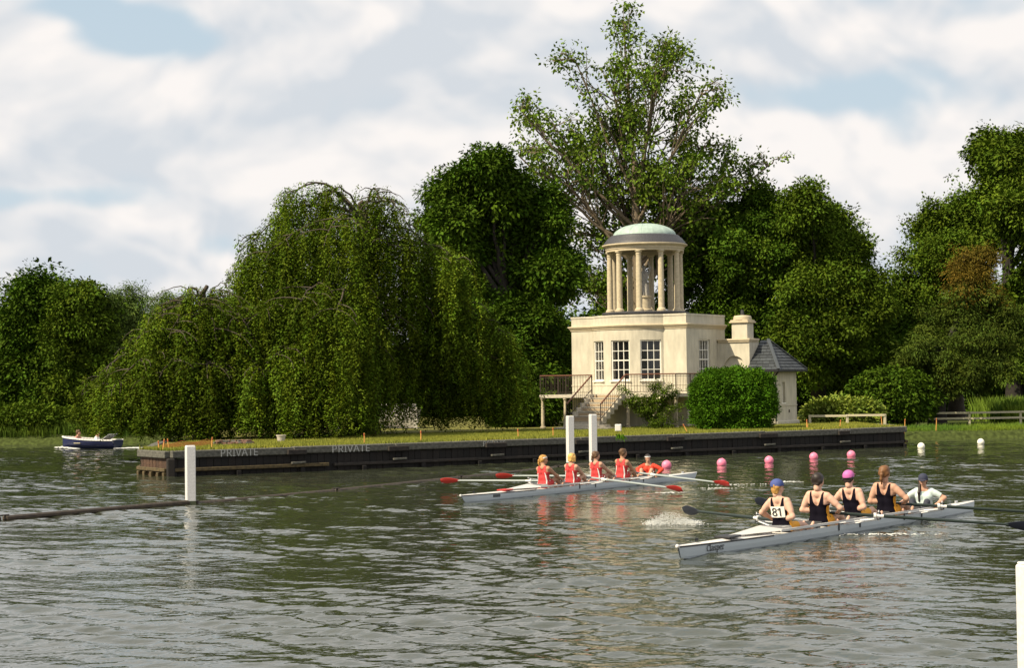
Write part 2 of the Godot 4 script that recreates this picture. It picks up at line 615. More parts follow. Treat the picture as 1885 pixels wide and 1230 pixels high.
func land_strip(called: String, x0: float, x1: float, step: float, m: Material, top: float, slope: float, seed_: int) -> void:
	var f := FastNoiseLite.new()
	f.seed = seed_
	f.frequency = 0.12
	var outs := [0.0, 0.35, 0.8, 1.4, 2.2, 3.2, 4.4, 6, 8, 10.5, 13.5, 17, 21, 26, 33, 45, 80, 160, 700] if slope > 0 else [0.0, 0.12, 0.5, 1.0, 1.6, 2.3, 3.2, 4.2, 5.4, 6.8, 8.4, 10.2, 12.3, 14.6, 17.2, 20.2, 24, 30, 45, 700]
	var xs := PackedFloat32Array()
	var x := x0
	while x < x1 - 0.001:
		xs.push_back(x)
		x += step * (1.0 if absf(x) < 40.0 else 10.0)
	xs.push_back(x1)
	for e in edge:
		if e.x > x0 + 0.01 and e.x < x1 - 0.01:
			xs.push_back(e.x)
	xs.sort()
	var b := MB.new()
	var grid := []
	for xx in xs:
		var row := PackedVector3Array()
		for k in outs.size():
			var o: float = outs[k]
			var y := top
			if slope > 0:
				y = lerpf(-0.35, top, clampf(o / slope, 0.0, 1.0)) + f.get_noise_2d(xx, o) * 0.18 * clampf(o, 0, 1) + clampf((o - 10.0) * 0.006, 0.0, 1.5)
			else:
				y = top + f.get_noise_2d(xx * 2.0, o * 2.0) * 0.035 * clampf(o * 2.0, 0, 1)
			row.push_back(Vector3(xx, y, edge_z(xx) - o))
		grid.append(row)
	for i in xs.size() - 1:
		for k in outs.size() - 1:
			b.quad(grid[i][k], grid[i + 1][k], grid[i + 1][k + 1], grid[i][k + 1])
	tag(part(called, b, m), "", "", "", "structure")


func land() -> void:
	land_strip("river_bank", -420, -14.0, 1.0, M.bank, 0.45, 1.2, 51)
	land_strip("lawn", -14.0, 15.75, 0.5, M.lawn, 0.75, 0.0, 52)
	land_strip("river_bank", 15.75, 420, 1.0, M.bank, 0.42, 0.9, 53)
	# mown grass: short blades over the front of the lawn
	var tuft := MB.new()
	tuft.colored = true
	for i in 6:
		var a := rnd(0, TAU)
		var o := Vector3(rnd(-0.07, 0.07), 0, rnd(-0.07, 0.07))
		var s := Vector3(cos(a), 0, sin(a)) * 0.012
		tuft.tint = Color(1, 1, 1) * rnd(0.85, 1.12)
		tuft.tri(o - s, o + s, o + Vector3(rnd(-0.03, 0.03), rnd(0.05, 0.10), rnd(-0.03, 0.03)))
	var where := []
	var tints := PackedColorArray()
	var patch := FastNoiseLite.new()
	patch.seed = 8
	patch.frequency = 0.5
	for i in 42000:
		var x := rnd(-12, 15.6)
		var o := pow(rng.randf(), 1.5) * 13.0 + 0.1
		var s := rnd(0.6, 1.3) * (1.6 if o < 0.25 else 1.0)
		where.append(Transform3D(Basis.from_euler(Vector3(0, rnd(0, TAU), 0)).scaled(Vector3.ONE * s), Vector3(x, 0.745, edge_z(x) - o)))
		var k := clampf(0.5 + patch.get_noise_2d(x, o * 2.0), 0, 1)
		tints.push_back(Color(0.88 + 0.3 * k, 0.95 + 0.15 * k, 0.85) * rnd(0.88, 1.12))
	var g := scatter("grass", tuft.mesh(), M.grass_blade, where, tints)
	tag(g, "short sunlit yellow green grass on the island lawn", "grass", "", "stuff")
	# tall grass and reeds on the natural banks
	var reed := MB.new()
	reed.colored = true
	for i in 14:
		var a := rnd(0, TAU)
		var o := Vector3(rnd(-0.25, 0.25), 0, rnd(-0.25, 0.25))
		var s := Vector3(cos(a), 0, sin(a)) * rnd(0.012, 0.022)
		var h := rnd(0.45, 1.0)
		var lean := Vector3(rnd(-0.25, 0.25), 0, rnd(-0.25, 0.25)) * h
		reed.tint = Color(1, 1, 1) * rnd(0.6, 1.3)
		var mid := o + lean * 0.35 + Vector3.UP * h * 0.6
		reed.quad(o - s, o + s, mid + s, mid - s)
		reed.tri(mid - s, mid + s, o + lean + Vector3.UP * h)
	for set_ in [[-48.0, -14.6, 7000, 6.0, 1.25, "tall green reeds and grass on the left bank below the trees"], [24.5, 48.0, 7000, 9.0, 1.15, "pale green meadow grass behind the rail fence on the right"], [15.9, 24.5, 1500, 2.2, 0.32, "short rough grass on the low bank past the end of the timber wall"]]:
		where = []
		tints = PackedColorArray()
		for i in set_[2]:
			var x := rnd(set_[0], set_[1])
			var o: float = rnd(0.2, 1.0) * set_[3]
			if set_[0] > 20.0: o += 5.5
			if set_[0] > 15.0 and set_[0] < 20.0: o += 0.5
			var s: float = set_[4] * rnd(0.6, 1.25) * (0.45 + 0.75 * clampf(o / set_[3], 0, 1))
			where.append(Transform3D(Basis.from_euler(Vector3(0, rnd(0, TAU), 0)).scaled(Vector3.ONE * s), Vector3(x, 0.30, edge_z(x) - o)))
			var k := clampf(0.5 + patch.get_noise_2d(x * 0.4, o), 0, 1)
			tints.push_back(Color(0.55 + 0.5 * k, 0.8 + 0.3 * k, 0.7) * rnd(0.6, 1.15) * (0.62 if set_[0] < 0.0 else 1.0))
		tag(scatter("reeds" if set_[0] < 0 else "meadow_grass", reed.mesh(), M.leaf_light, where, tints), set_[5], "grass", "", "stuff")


# ---------------------------------------------------------------- timber wall round the island
func river_wall() -> void:
	var t := thing("river_wall", "dark planked timber wall holding up the island lawn, chalked with PRIVATE", "river wall")
	var runs := [[Vector3(-11.9, 0, -57.6), Vector3(-10.66, 0, -55.7)], [Vector3(-10.66, 0, -55.7), Vector3(15.7, 0, -72.4)], [Vector3(15.7, 0, -72.4), Vector3(15.9, 0, -78.6)], [Vector3(-13.4, 0, -70), Vector3(-11.9, 0, -57.6)]]
	var plank_mesh := []
	for i in 3:
		var b := MB.new()
		b.box(move(0, 0, rnd(-0.004, 0.004)), Vector3(0.232, 0.9, 0.05), 0.008)
		plank_mesh.append(b.mesh())
	var pile := MB.new()
	pile.box(Transform3D(), Vector3(0.2, 1.0, 0.2), 0.02)
	var pile_mesh := pile.mesh()
	for k in runs.size():
		var a: Vector3 = runs[k][0]
		var e: Vector3 = runs[k][1]
		var along := (e - a).normalized()
		var outw := along.cross(Vector3.UP) * -1.0
		outw = Vector3(-along.z, 0, along.x)
		var turn := atan2(outw.x, outw.z)
		var basis := Basis.from_euler(Vector3(0, turn, 0))
		var ln := a.distance_to(e)
		var cnt := int(ln / 0.24)
		if k < 2:
			for i in cnt:
				var p := a + along * ((i + 0.5) * ln / cnt) + outw * (0.035 + rnd(-0.012, 0.012)) + Vector3.UP * (0.12 + rnd(-0.02, 0.02))
				part("plank", plank_mesh[i % 3], M["plank%d" % rng.randi_range(0, 3)] if k == 1 else M["sunlit_plank%d" % rng.randi_range(0, 1)], t, Transform3D(basis * Basis.from_euler(Vector3(0, 0, rnd(-0.012, 0.012))), p))  # long face gets the shade-darkened boards, the end face the sunlit copy
		else:
			var b := MB.new()
			b.box(Transform3D(basis, (a + e) * 0.5 + outw * 0.035 + Vector3.UP * 0.12), Vector3(ln, 0.9, 0.05))
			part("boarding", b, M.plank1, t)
		# the long capping beams, end to end
		var s := 0.0
		var n := 0
		while s < ln - 0.05:
			var l := minf(rnd(3.6, 4.6), ln - s)
			if ln - s - l < 1.0: l = ln - s
			var b := MB.new()
			b.box(Transform3D(basis * Basis.from_euler(Vector3(rnd(-0.01, 0.01), rnd(-0.001, 0.001), rnd(-0.003, 0.003))), a + along * (s + l * 0.5) + outw * rnd(-0.003, 0.003) + Vector3.UP * (0.69 + rnd(-0.012, 0.012))), Vector3(l - 0.03, 0.23, 0.34), 0.025)
			part("coping_beam", b, M.coping, t)
			if k == 1 and n > 0:
				var f := MB.new()
				f.box(Transform3D(basis, a + along * (s + 0.1) + outw * 0.18 + Vector3.UP * 0.645), Vector3(rnd(0.55, 0.9), 0.17, 0.14), 0.02)
				part("fender_block", f, M.coping_dark, t)
				var g := MB.new()
				g.box(Transform3D(basis * Basis.from_euler(Vector3(0, 0, 0.03)), a + along * (s + 0.15) + outw * 0.2 + Vector3.UP * 0.30), Vector3(0.5, 0.07, 0.12), 0.015)
				part("waling_end", g, M.coping, t)
			s += l
			n += 1
		var w := MB.new()
		var lw := ln if k != 1 else 5.4
		w.box(Transform3D(basis, a + along * lw * 0.5 + outw * 0.13 + Vector3.UP * 0.21), Vector3(lw, 0.11, 0.13), 0.015)
		part("waling", w, M.waling, t)
		if k == 1:
			w = MB.new()
			w.box(Transform3D(basis, a + along * (5.5 + (ln - 5.5) * 0.5) + outw * 0.12 + Vector3.UP * 0.19), Vector3(ln - 5.7, 0.10, 0.11), 0.015)
			part("waling", w, M.coping_dark, t)
		var np := maxi(1, int(ln / (0.55 if k == 0 else 2.1)))
		if k < 2:
			for i in np + 1:
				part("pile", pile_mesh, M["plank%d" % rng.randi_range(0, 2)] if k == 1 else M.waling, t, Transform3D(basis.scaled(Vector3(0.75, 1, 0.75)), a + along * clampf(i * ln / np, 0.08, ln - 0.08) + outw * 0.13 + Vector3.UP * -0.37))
	var corner := MB.new()
	corner.box(rot(Vector3(0, 20, 0), Vector3(-10.6, 0.02, -55.55)), Vector3(0.24, 1.1, 0.24), 0.03)
	part("corner_pile", corner, M.plank2, t)
	# chalk lettering on the capping beams
	var a1: Vector3 = runs[1][0]
	var al: Vector3 = (runs[1][1] - a1).normalized()
	var ow := Vector3(-al.z, 0, al.x)
	for put in [[437.0, "PRIVATE", 0.23, 1.1], [642.0, "PRIVATE", 0.22, 1.25], [905.0, "PRIVATE", 0.17, 1.05], [1549.0, "PRIVATE", 0.15, 0.85]]:
		var dir := W(put[0], 824, 10.0) - Vector3(0, EYE, 0)
		var q := dir.x / -dir.z
		var s := (q * -a1.z - a1.x) / (al.x + q * al.z)
		var tm := TextMesh.new()
		var font := SystemFont.new()
		font.font_names = PackedStringArray(["Droid Sans"])
		tm.font = font
		tm.text = put[1]
		tm.font_size = 64
		tm.pixel_size = put[2] / 46.0
		tm.depth = 0.004
		part("lettering", tm, M.chalk, t, Transform3D(Basis(al, Vector3.UP, ow).scaled_local(Vector3(put[3], 1, 1)), a1 + al * s + ow * 0.179 + Vector3.UP * 0.69))


# ---------------------------------------------------------------- the summer house with its cupola
const BAY_R := 2.5
const BAY_Z := -1.75
const SILL := 2.05
const HEAD := 3.86
const TOP := 4.93


func arc_wall(b: MB, a0: float, a1: float, y0: float, y1: float, r: float, th: float, ends := true) -> void:
	var segs := maxi(2, int((a1 - a0) / 0.06))
	for s in segs:
		var a := a0 + (a1 - a0) * s / segs
		var e := a0 + (a1 - a0) * (s + 1) / segs
		var da := Vector3(sin(a), 0, cos(a)); var de := Vector3(sin(e), 0, cos(e))
		var c := Vector3(0, 0, BAY_Z)
		var u := Vector3.UP
		var p0 := c + da * r + u * y0; var p1 := c + de * r + u * y0; var p2 := c + de * r + u * y1; var p3 := c + da * r + u * y1
		b.vt(p0, p1, p2, da, de, de)
		b.vt(p0, p2, p3, da, de, da)
		var q := r - th
		b.quad(c + de * q + u * y0, c + da * q + u * y0, c + da * q + u * y1, c + de * q + u * y1)
		b.quad(c + da * r + u * y1, c + de * r + u * y1, c + de * q + u * y1, c + da * q + u * y1)
		b.quad(c + da * q + u * y0, c + de * q + u * y0, c + de * r + u * y0, c + da * r + u * y0)
		if ends and s == 0: b.quad(c + da * q + u * y0, p0, p3, c + da * q + u * y1)
		if ends and s == segs - 1: b.quad(p1, c + de * q + u * y0, c + de * q + u * y1, p2)


func sweep(b: MB, path: PackedVector2Array, prof: PackedVector2Array) -> void:   # path in x, z, its outside on the right hand; prof (out, y), top to bottom
	var k := path.size()
	var offs := []
	for i in k:
		var d0 := (path[i] - path[maxi(i - 1, 0)]).normalized()
		var d1 := (path[mini(i + 1, k - 1)] - path[i]).normalized()
		if i == 0: d0 = d1
		if i == k - 1: d1 = d0
		var n0 := Vector2(-d0.y, d0.x); var n1 := Vector2(-d1.y, d1.x)
		var m := (n0 + n1).normalized()
		offs.append(m / maxf(0.3, m.dot(n0)))
	for i in k - 1:
		for j in prof.size() - 1:
			var f := func(a: int, c: int) -> Vector3:
				var p: Vector2 = path[a] + offs[a] * prof[c].x
				return Vector3(p.x, prof[c].y, p.y)
			b.quad(f.call(i, j + 1), f.call(i + 1, j + 1), f.call(i + 1, j), f.call(i, j))


func sash_window(parent: Node3D, xf: Transform3D, w: float, h: float, cols: int, rows: int, sash_line := true) -> void:
	# origin at the middle of the opening, z outwards
	var o := node("window", parent, xf)
	var f := MB.new()
	var fr := 0.055
	for s in [-1.0, 1.0]:
		f.box(move(s * (w - fr) * 0.5, 0, 0), Vector3(fr, h, 0.09), 0.006)
	f.box(move(0, (h - fr) * 0.5, 0), Vector3(w - 2 * fr, fr, 0.09), 0.006)
	f.box(move(0, -(h - fr) * 0.5, 0), Vector3(w - 2 * fr, fr, 0.09), 0.006)
	part("frame", f, M.window_white, o)
	var iw := w - 2 * fr
	var ih := h - 2 * fr
	for c in range(1, cols):
		var b := MB.new()
		b.box(move(-iw * 0.5 + iw * c / cols, 0, 0.004), Vector3(0.028, ih, 0.04))
		part("glazing_bar", b, M.window_white, o)
	for r in range(1, rows):
		var b := MB.new()
		var meet := sash_line and r == rows / 2
		b.box(move(0, -ih * 0.5 + ih * r / rows, 0.007), Vector3(iw, 0.05 if meet else 0.028, 0.05 if meet else 0.04))
		part("glazing_bar", b, M.window_white, o)
	for c in cols:
		for r in rows:
			var b := MB.new()
			var t := Transform3D(Basis.from_euler(Vector3(rnd(-0.012, 0.012), rnd(-0.012, 0.012), 0)), Vector3(-iw * 0.5 + iw * (c + 0.5) / cols, -ih * 0.5 + ih * (r + 0.5) / rows, 0.0))
			var pw := iw / cols * 0.5 - 0.010
			var ph := ih / rows * 0.5 - 0.010
			b.quad(t * Vector3(-pw, -ph, 0), t * Vector3(pw, -ph, 0), t * Vector3(pw, ph, 0), t * Vector3(-pw, ph, 0))
			part("pane", b, M.glass, o)
	var sl := MB.new()
	sl.box(move(0, -h * 0.5 - 0.03, 0.08), Vector3(w + 0.12, 0.055, 0.2), 0.008)
	part("sill", sl, M.window_white, o)


func railing(parent: Node3D, pts: Array, y: float) -> void:
	var o := node("railing", parent)
	for k in pts.size() - 1:
		var a: Vector3 = pts[k]
		var e: Vector3 = pts[k + 1]
		var dy := Vector3.UP
		var b := MB.new()
		b.bar(a + dy * y, e + dy * y, 0.06, 0.055, 0.012)
		part("handrail", b, M.rail_wood, o)
		b = MB.new()
		b.bar(a + dy * 0.09, e + dy * 0.09, 0.03, 0.025)
		part("bottom_rail", b, M.iron, o)
		b = MB.new()
		b.bar(a + dy * (y - 0.09), e + dy * (y - 0.09), 0.02, 0.02)
		part("bottom_rail", b, M.iron, o)
		var n := int(a.distance_to(e) / 0.14)
		var bal := MB.new()
		bal.rod(Vector3(0, 0.09, 0), Vector3(0, y - 0.02, 0), 0.009, -1, 5)
		var bm := bal.mesh()
		for i in range(1, n):
			part("baluster", bm, M.iron, o, Transform3D(Basis(), a.lerp(e, float(i) / n)))
		var post := MB.new()
		post.box(move(0, (y + 0.02) * 0.5, 0), Vector3(0.045, y + 0.02, 0.045), 0.006)
		var pm := post.mesh()
		var np := maxi(1, int(a.distance_to(e) / 1.3))
		for i in range(0 if k == 0 else 1, np + 1):
			part("post", pm, M.iron, o, Transform3D(Basis(), a.lerp(e, float(i) / np)))


func column(b: MB, xf: Transform3D, h: float, r: float) -> void:
	b.lathe(PackedVector2Array([Vector2(r * 1.55, 0), Vector2(r * 1.55, 0.05), Vector2(r * 1.42, 0.055), Vector2(r * 1.45, 0.09), Vector2(r * 1.2, 0.12), Vector2(r * 1.02, 0.15), Vector2(r, 0.3), Vector2(r * 0.97, h * 0.55), Vector2(r * 0.86, h - 0.2), Vector2(r * 0.98, h - 0.19), Vector2(r * 0.98, h - 0.165), Vector2(r * 0.88, h - 0.16), Vector2(r * 0.9, h - 0.11), Vector2(r * 1.25, h - 0.06), Vector2(r * 1.3, h - 0.055), Vector2(r * 1.3, h)]), 20, xf)


func temple() -> void:
	var xf := Transform3D(Basis.from_euler(Vector3(0, deg_to_rad(-32.7), 0)), Vector3(5.13, 0.745, -79.55))
	var t := thing("summer_house", "cream stucco riverside pavilion with a green domed cupola and bow window above the lawn", "summer house", xf)
	var amax := asin(1.785 / BAY_R)
	var win := [-0.566, 0.0, 0.566]
	var hw := 0.186
	var b := MB.new()
	# bow front: piers, then the wall under and over each window
	var at := -amax
	for w in win:
		arc_wall(b, at, w - hw, 0.0, TOP, BAY_R, 0.3)
		arc_wall(b, w - hw, w + hw, 0.0, SILL, BAY_R, 0.3, false)
		arc_wall(b, w - hw, w + hw, HEAD, TOP, BAY_R, 0.3, false)
		at = w + hw
	arc_wall(b, at, amax, 0.0, TOP, BAY_R, 0.3)
	for s in [-1.0, 1.0]:
		b.box(move(s * (1.785 + 2.9) * 0.5, TOP * 0.5, -0.15), Vector3(1.115, TOP, 0.3))
	b.box(move(-2.75, TOP * 0.5, -1.9), Vector3(0.3, TOP, 3.2))
	b.box(move(0, TOP * 0.5, -3.65), Vector3(5.8, TOP, 0.3))
	# right wall with its window opening z -2.3 .. -1.25
	b.box(move(2.75, TOP * 0.5, -0.75), Vector3(0.3, TOP, 0.9))
	b.box(move(2.75, TOP * 0.5, -2.9), Vector3(0.3, TOP, 1.2))
	b.box(move(2.75, SILL * 0.5, -1.75), Vector3(0.3, SILL, 1.1))
	b.box(move(2.75, (HEAD + TOP) * 0.5, -1.75), Vector3(0.3, TOP - HEAD, 1.1))
	part("wall", b, M.stucco, t)
	# moulding and capping follow the bow
	var path := PackedVector2Array([Vector2(-2.9, -3.8), Vector2(-2.9, 0), Vector2(-1.785, 0)])
	for i in range(1, 16):
		var a := lerpf(-amax, amax, i / 16.0)
		path.push_back(Vector2(sin(a) * BAY_R, cos(a) * BAY_R + BAY_Z))
	path.append_array(PackedVector2Array([Vector2(1.785, 0), Vector2(2.9, 0), Vector2(2.9, -3.8)]))
	b = MB.new()
	sweep(b, path, PackedVector2Array([Vector2(-0.01, 4.56), Vector2(0.05, 4.55), Vector2(0.13, 4.53), Vector2(0.13, 4.49), Vector2(0.09, 4.45), Vector2(0.06, 4.40), Vector2(0.035, 4.395), Vector2(0.035, 4.34), Vector2(-0.01, 4.33)]))
	part("cornice", b, M.stucco_trim, t)
	b = MB.new()
	sweep(b, path, PackedVector2Array([Vector2(-0.31, TOP + 0.05), Vector2(0.025, TOP + 0.05), Vector2(0.025, TOP - 0.03), Vector2(-0.005, TOP - 0.03)]))
	part("parapet_cap", b, M.stucco, t)
	b = MB.new()
	sweep(b, path, PackedVector2Array([Vector2(-0.01, 1.92), Vector2(0.02, 1.91), Vector2(0.02, 1.86), Vector2(-0.01, 1.85)]))
	part("sill_band", b, M.stucco, t)
	b = MB.new()
	b.box(move(0, 4.72, -1.9), Vector3(5.18, 0.1, 3.18))
	var seg := PackedVector2Array()
	for i in 17:
		var a := lerpf(-amax * 0.98, amax * 0.98, i / 16.0)
		seg.push_back(Vector2(sin(a) * (BAY_R - 0.29), cos(a) * (BAY_R - 0.29) + BAY_Z))
	b.prism(seg, 4.66, 4.765)
	part("flat_roof", b, M.lead, t)
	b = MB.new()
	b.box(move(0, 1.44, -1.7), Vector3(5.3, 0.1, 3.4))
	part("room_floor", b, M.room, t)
	for w in win:
		var r := BAY_R - 0.13
		sash_window(t, Transform3D(Basis.from_euler(Vector3(0, w, 0)), Vector3(sin(w) * r, (SILL + HEAD) * 0.5 + 0.02, cos(w) * r + BAY_Z)), 0.92, HEAD - SILL - 0.04, 3, 4)
	sash_window(t, Transform3D(Basis.from_euler(Vector3(0, PI / 2, 0)), Vector3(2.78, (SILL + HEAD) * 0.5 + 0.02, -1.75)), 1.1, HEAD - SILL - 0.04, 4, 4)
	# cupola
	var c := Vector3(0, 0, -1.7)
	b = MB.new()
	b.lathe(PackedVector2Array([Vector2(1.93, 4.72), Vector2(1.93, 5.05), Vector2(1.98, 5.06), Vector2(1.98, 5.12), Vector2(1.9, 5.15), Vector2(0.0, 5.15)]), 48, Transform3D(Basis(), c))
	part("drum", b, M.lead, t)
	b = MB.new()
	column(b, Transform3D(), 2.72, 0.135)
	var cm := b.mesh()
	var view := deg_to_rad(32.7 - 4.3)
	for k in 10:
		var a := view + deg_to_rad(-10.0 + 36.0 * k)
		part("column", cm, M.column_stone, t, Transform3D(Basis(), c + Vector3(sin(a) * 1.6, 5.15, cos(a) * 1.6)))
	b = MB.new()
	b.lathe(PackedVector2Array([Vector2(1.42, 7.87), Vector2(1.76, 7.87), Vector2(1.76, 7.96), Vector2(1.79, 7.97), Vector2(1.79, 8.06), Vector2(1.82, 8.08), Vector2(1.90, 8.13), Vector2(1.93, 8.14), Vector2(1.93, 8.19), Vector2(1.80, 8.22)]), 64, Transform3D(Basis(), c))
	b.lathe(PackedVector2Array([Vector2(1.42, 8.2), Vector2(1.42, 7.87)]), 64, Transform3D(Basis(), c))
	part("entablature", b, M.stucco_trim, t)
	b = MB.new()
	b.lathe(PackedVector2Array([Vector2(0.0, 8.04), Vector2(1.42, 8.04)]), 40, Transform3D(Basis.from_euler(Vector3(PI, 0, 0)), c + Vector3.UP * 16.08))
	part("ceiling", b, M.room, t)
	b = MB.new()
	b.lathe(PackedVector2Array([Vector2(1.88, 8.205), Vector2(1.82, 8.30), Vector2(1.68, 8.48), Vector2(1.64, 8.485), Vector2(1.58, 8.57), Vector2(1.52, 8.61), Vector2(1.38, 8.63)]), 64, Transform3D(Basis(), c))
	part("lead_ring", b, M.lead, t)
	b = MB.new()
	var dome := PackedVector2Array()
	for i in 15:
		var a := PI * 0.5 * i / 14.0
		dome.push_back(Vector2(cos(a) * 1.42, 8.60 + sin(a) * 0.57))
	b.lathe(dome, 64, Transform3D(Basis(), c), true)
	part("dome", b, M.copper, t)
	b = MB.new()
	for k in 16:
		var a := TAU * k / 16.0
		var pts := PackedVector3Array()
		var rr := PackedFloat32Array()
		for i in 14:
			pts.push_back(c + Vector3(sin(a) * dome[i].x, dome[i].y + 0.002, cos(a) * dome[i].x))
			rr.push_back(0.008)
		b.tube(pts, rr, 4, false)
	part("dome_seams", b, M.copper, t)
	# terrace, its posts, the stairs
	b = MB.new()
	var deck := PackedVector2Array([Vector2(-3.42, -1.2), Vector2(-3.42, 2.0), Vector2(3.42, 2.0), Vector2(3.42, -3.4), Vector2(2.93, -3.4), Vector2(2.93, 0.03), Vector2(1.83, 0.03)])
	for i in range(0, 17):
		var a := lerpf(amax, -amax, i / 16.0)
		deck.push_back(Vector2(sin(a) * (BAY_R + 0.03), cos(a) * (BAY_R + 0.03) + BAY_Z))
	deck.append_array(PackedVector2Array([Vector2(-1.83, 0.03), Vector2(-2.93, 0.03), Vector2(-2.93, -1.2)]))
	b.prism(deck, 1.36, 1.5)
	part("terrace", b, M.pale_stone, t)
	b = MB.new()
	b.lathe(PackedVector2Array([Vector2(0.13, 0), Vector2(0.13, 0.08), Vector2(0.08, 0.11), Vector2(0.075, 0.7), Vector2(0.065, 1.24), Vector2(0.10, 1.28), Vector2(0.11, 1.358)]), 12)
	var pm := b.mesh()
	for q in [Vector2(-3.32, 1.88), Vector2(-2.15, 1.88), Vector2(-3.32, -0.9), Vector2(1.0, 1.88), Vector2(3.32, 1.88), Vector2(3.32, -0.6)]:
		part("terrace_post", pm, M.column_stone, t, move(q.x, 0, q.y))
	railing(t, [Vector3(-3.38, 1.5, -1.1), Vector3(-3.38, 1.5, 1.96), Vector3(-0.74, 1.5, 1.96)], 0.84)
	railing(t, [Vector3(0.94, 1.5, 1.96), Vector3(3.38, 1.5, 1.96), Vector3(3.38, 1.5, -3.3)], 0.84)
	var st := node("staircase", t)
	var run := 0.33
	for i in 7:
		var y := 1.5 - 0.1875 * (i + 1)
		var z := 2.0 + run * i
		b = MB.new()
		b.box(move(0.1, y - 0.07, z + run * 0.5), Vector3(1.5, 0.14, run))
		part("step", b, M.pale_stone, st)
		b = MB.new()
		b.box(move(0.1, y + 0.02, z + run * 0.5 + 0.015), Vector3(1.46, 0.035, run + 0.03), 0.008)
		part("tread", b, M.pale_stone if i != 5 else M.tread, st)
		b = MB.new()
		b.box(move(0.1, y + 0.095, z + 0.0), Vector3(1.44, 0.10, 0.012))
		part("riser", b, M.tread if i < 6 else M.pale_stone, st)
		for s in [-1.0, 1.0]:
			b = MB.new()
			b.box(move(0.1 + s * 0.79, y + 0.05, z + run * 0.5), Vector3(0.1, 0.30, run + 0.02), 0.012)
			part("string_block", b, M.pale_stone, st)
	for k in 2:
		b = MB.new()
		var prof := PackedVector2Array()
		var rad := 1.05 + 0.32 * k
		for i in 21:
			var a := lerpf(-PI / 2, PI / 2, i / 20.0)
			prof.push_back(Vector2(0.1 + sin(a) * rad, 3.97 + 0.18 * k + cos(a) * (0.55 + 0.2 * k)))
		prof.push_back(Vector2(0.1 + rad, 3.7))
		prof.push_back(Vector2(0.1 - rad, 3.7))
		b.prism(prof, 0.0 if k == 1 else 0.121, 0.24 if k == 0 else 0.12)
		part("step", b, M.pale_stone, st)
	for s in [-1.0, 1.0]:
		var a0 := Vector3(0.1 + s * 0.84, 2.34, 1.96)
		var a1 := Vector3(0.1 + s * 0.84, 2.34 - 0.1875 * 6.6, 1.96 + run * 6.6)
		b = MB.new()
		b.bar(a0, a1, 0.07, 0.06, 0.014)
		part("handrail", b, M.rail_wood, st)
		b = MB.new()
		b.rod(a1 + Vector3(0, 0.03, 0), a1 + Vector3(0, -0.85, 0), 0.025)
		part("newel_post", b, M.iron, st)
		b = MB.new()
		b.bar(a0 - Vector3(0, 0.62, 0), a1 - Vector3(0, 0.62, 0), 0.025, 0.025)
		part("lower_rail", b, M.iron, st)
		for i in range(1, 13):
			b = MB.new()
			var p := a0.lerp(a1, i / 13.0)
			b.rod(p, p - Vector3(0, 0.64, 0), 0.009, -1, 5)
			part("baluster", b, M.iron, st)
	# wing with blind arch and chimney
	var wz := -3.05
	b = MB.new()
	var arch := PackedVector2Array()
	for i in 13:
		var a := PI * i / 12.0
		arch.push_back(Vector2(3.72 + cos(a) * 0.5, 2.62 + sin(a) * 0.5))
	b.box(move(3.06, 1.9, wz - 0.15), Vector3(0.30, 3.8, 0.3))
	b.box(move(4.34, 1.9, wz - 0.15), Vector3(0.24, 3.8, 0.3))
	for i in 12:
		var p := arch[i]; var q := arch[i + 1]
		b.quad(Vector3(q.x, q.y, wz), Vector3(p.x, p.y, wz), Vector3(p.x, 3.8, wz), Vector3(q.x, 3.8, wz))
		b.quad(Vector3(p.x, p.y, wz), Vector3(q.x, q.y, wz), Vector3(q.x, q.y, wz - 0.12), Vector3(p.x, p.y, wz - 0.12))
	b.box(move(3.715, 1.9, wz - 0.22), Vector3(1.05, 3.78, 0.18))
	b.box(move(4.36, 1.9, wz - 0.65), Vector3(0.2, 3.8, 0.68))
	part("wing_wall", b, M.stucco, t)
	b = MB.new()
	b.box(move(3.72, 3.84, wz - 0.42), Vector3(1.62, 0.09, 1.05), 0.015)
	b.box(move(3.72, 3.755, wz - 0.42), Vector3(1.54, 0.075, 0.97), 0.015)
	part("wing_cornice", b, M.stucco_trim, t)
	var ch := node("chimney", t)
	b = MB.new()
	b.box(move(3.95, 4.24, wz - 0.42), Vector3(0.76, 0.72, 0.66), 0.01)
	part("stack", b, M.stucco, ch)
	b = MB.new()
	b.box(move(3.95, 4.62, wz - 0.42), Vector3(0.94, 0.07, 0.84), 0.015)
	b.box(move(3.95, 4.69, wz - 0.42), Vector3(0.85, 0.07, 0.75), 0.01)
	b.lathe(PackedVector2Array([Vector2(0.42, 4.725), Vector2(0.40, 4.86), Vector2(0.36, 4.92), Vector2(0.0, 4.95)]), 8, Transform3D(Basis.from_euler(Vector3(0, PI / 8, 0)), Vector3(3.95, 0, wz - 0.42)))
	part("cap", b, M.stucco_trim, ch)
	b = MB.new()
	b.rod(Vector3(3.95, 4.9, wz - 0.42), Vector3(3.95, 5.18, wz - 0.42), 0.09, 0.07, 10)
	part("chimney_pot", b, M.lead, ch)
	# the lodge behind with its hipped slate roof
	var x1 := 5.65
	var z0 := -3.06
	var z1 := -5.4
	b = MB.new()
	b.box(move((4.25 + x1) * 0.5, 1.2, z0 - 0.12), Vector3(x1 - 4.25, 2.4, 0.24))
	var wl := z0 - 0.24 - z1
	var zc := -4.0
	b.box(move(x1 - 0.12, 1.2, (z0 - 0.24 + zc + 0.16) * 0.5), Vector3(0.24, 2.4, absf(z0 - 0.24 - zc - 0.16)))
	b.box(move(x1 - 0.12, 1.2, (zc - 0.16 + z1) * 0.5), Vector3(0.24, 2.4, absf(zc - 0.16 - z1)))
	b.box(move(x1 - 0.12, 0.5, zc), Vector3(0.24, 1.0, 0.32))
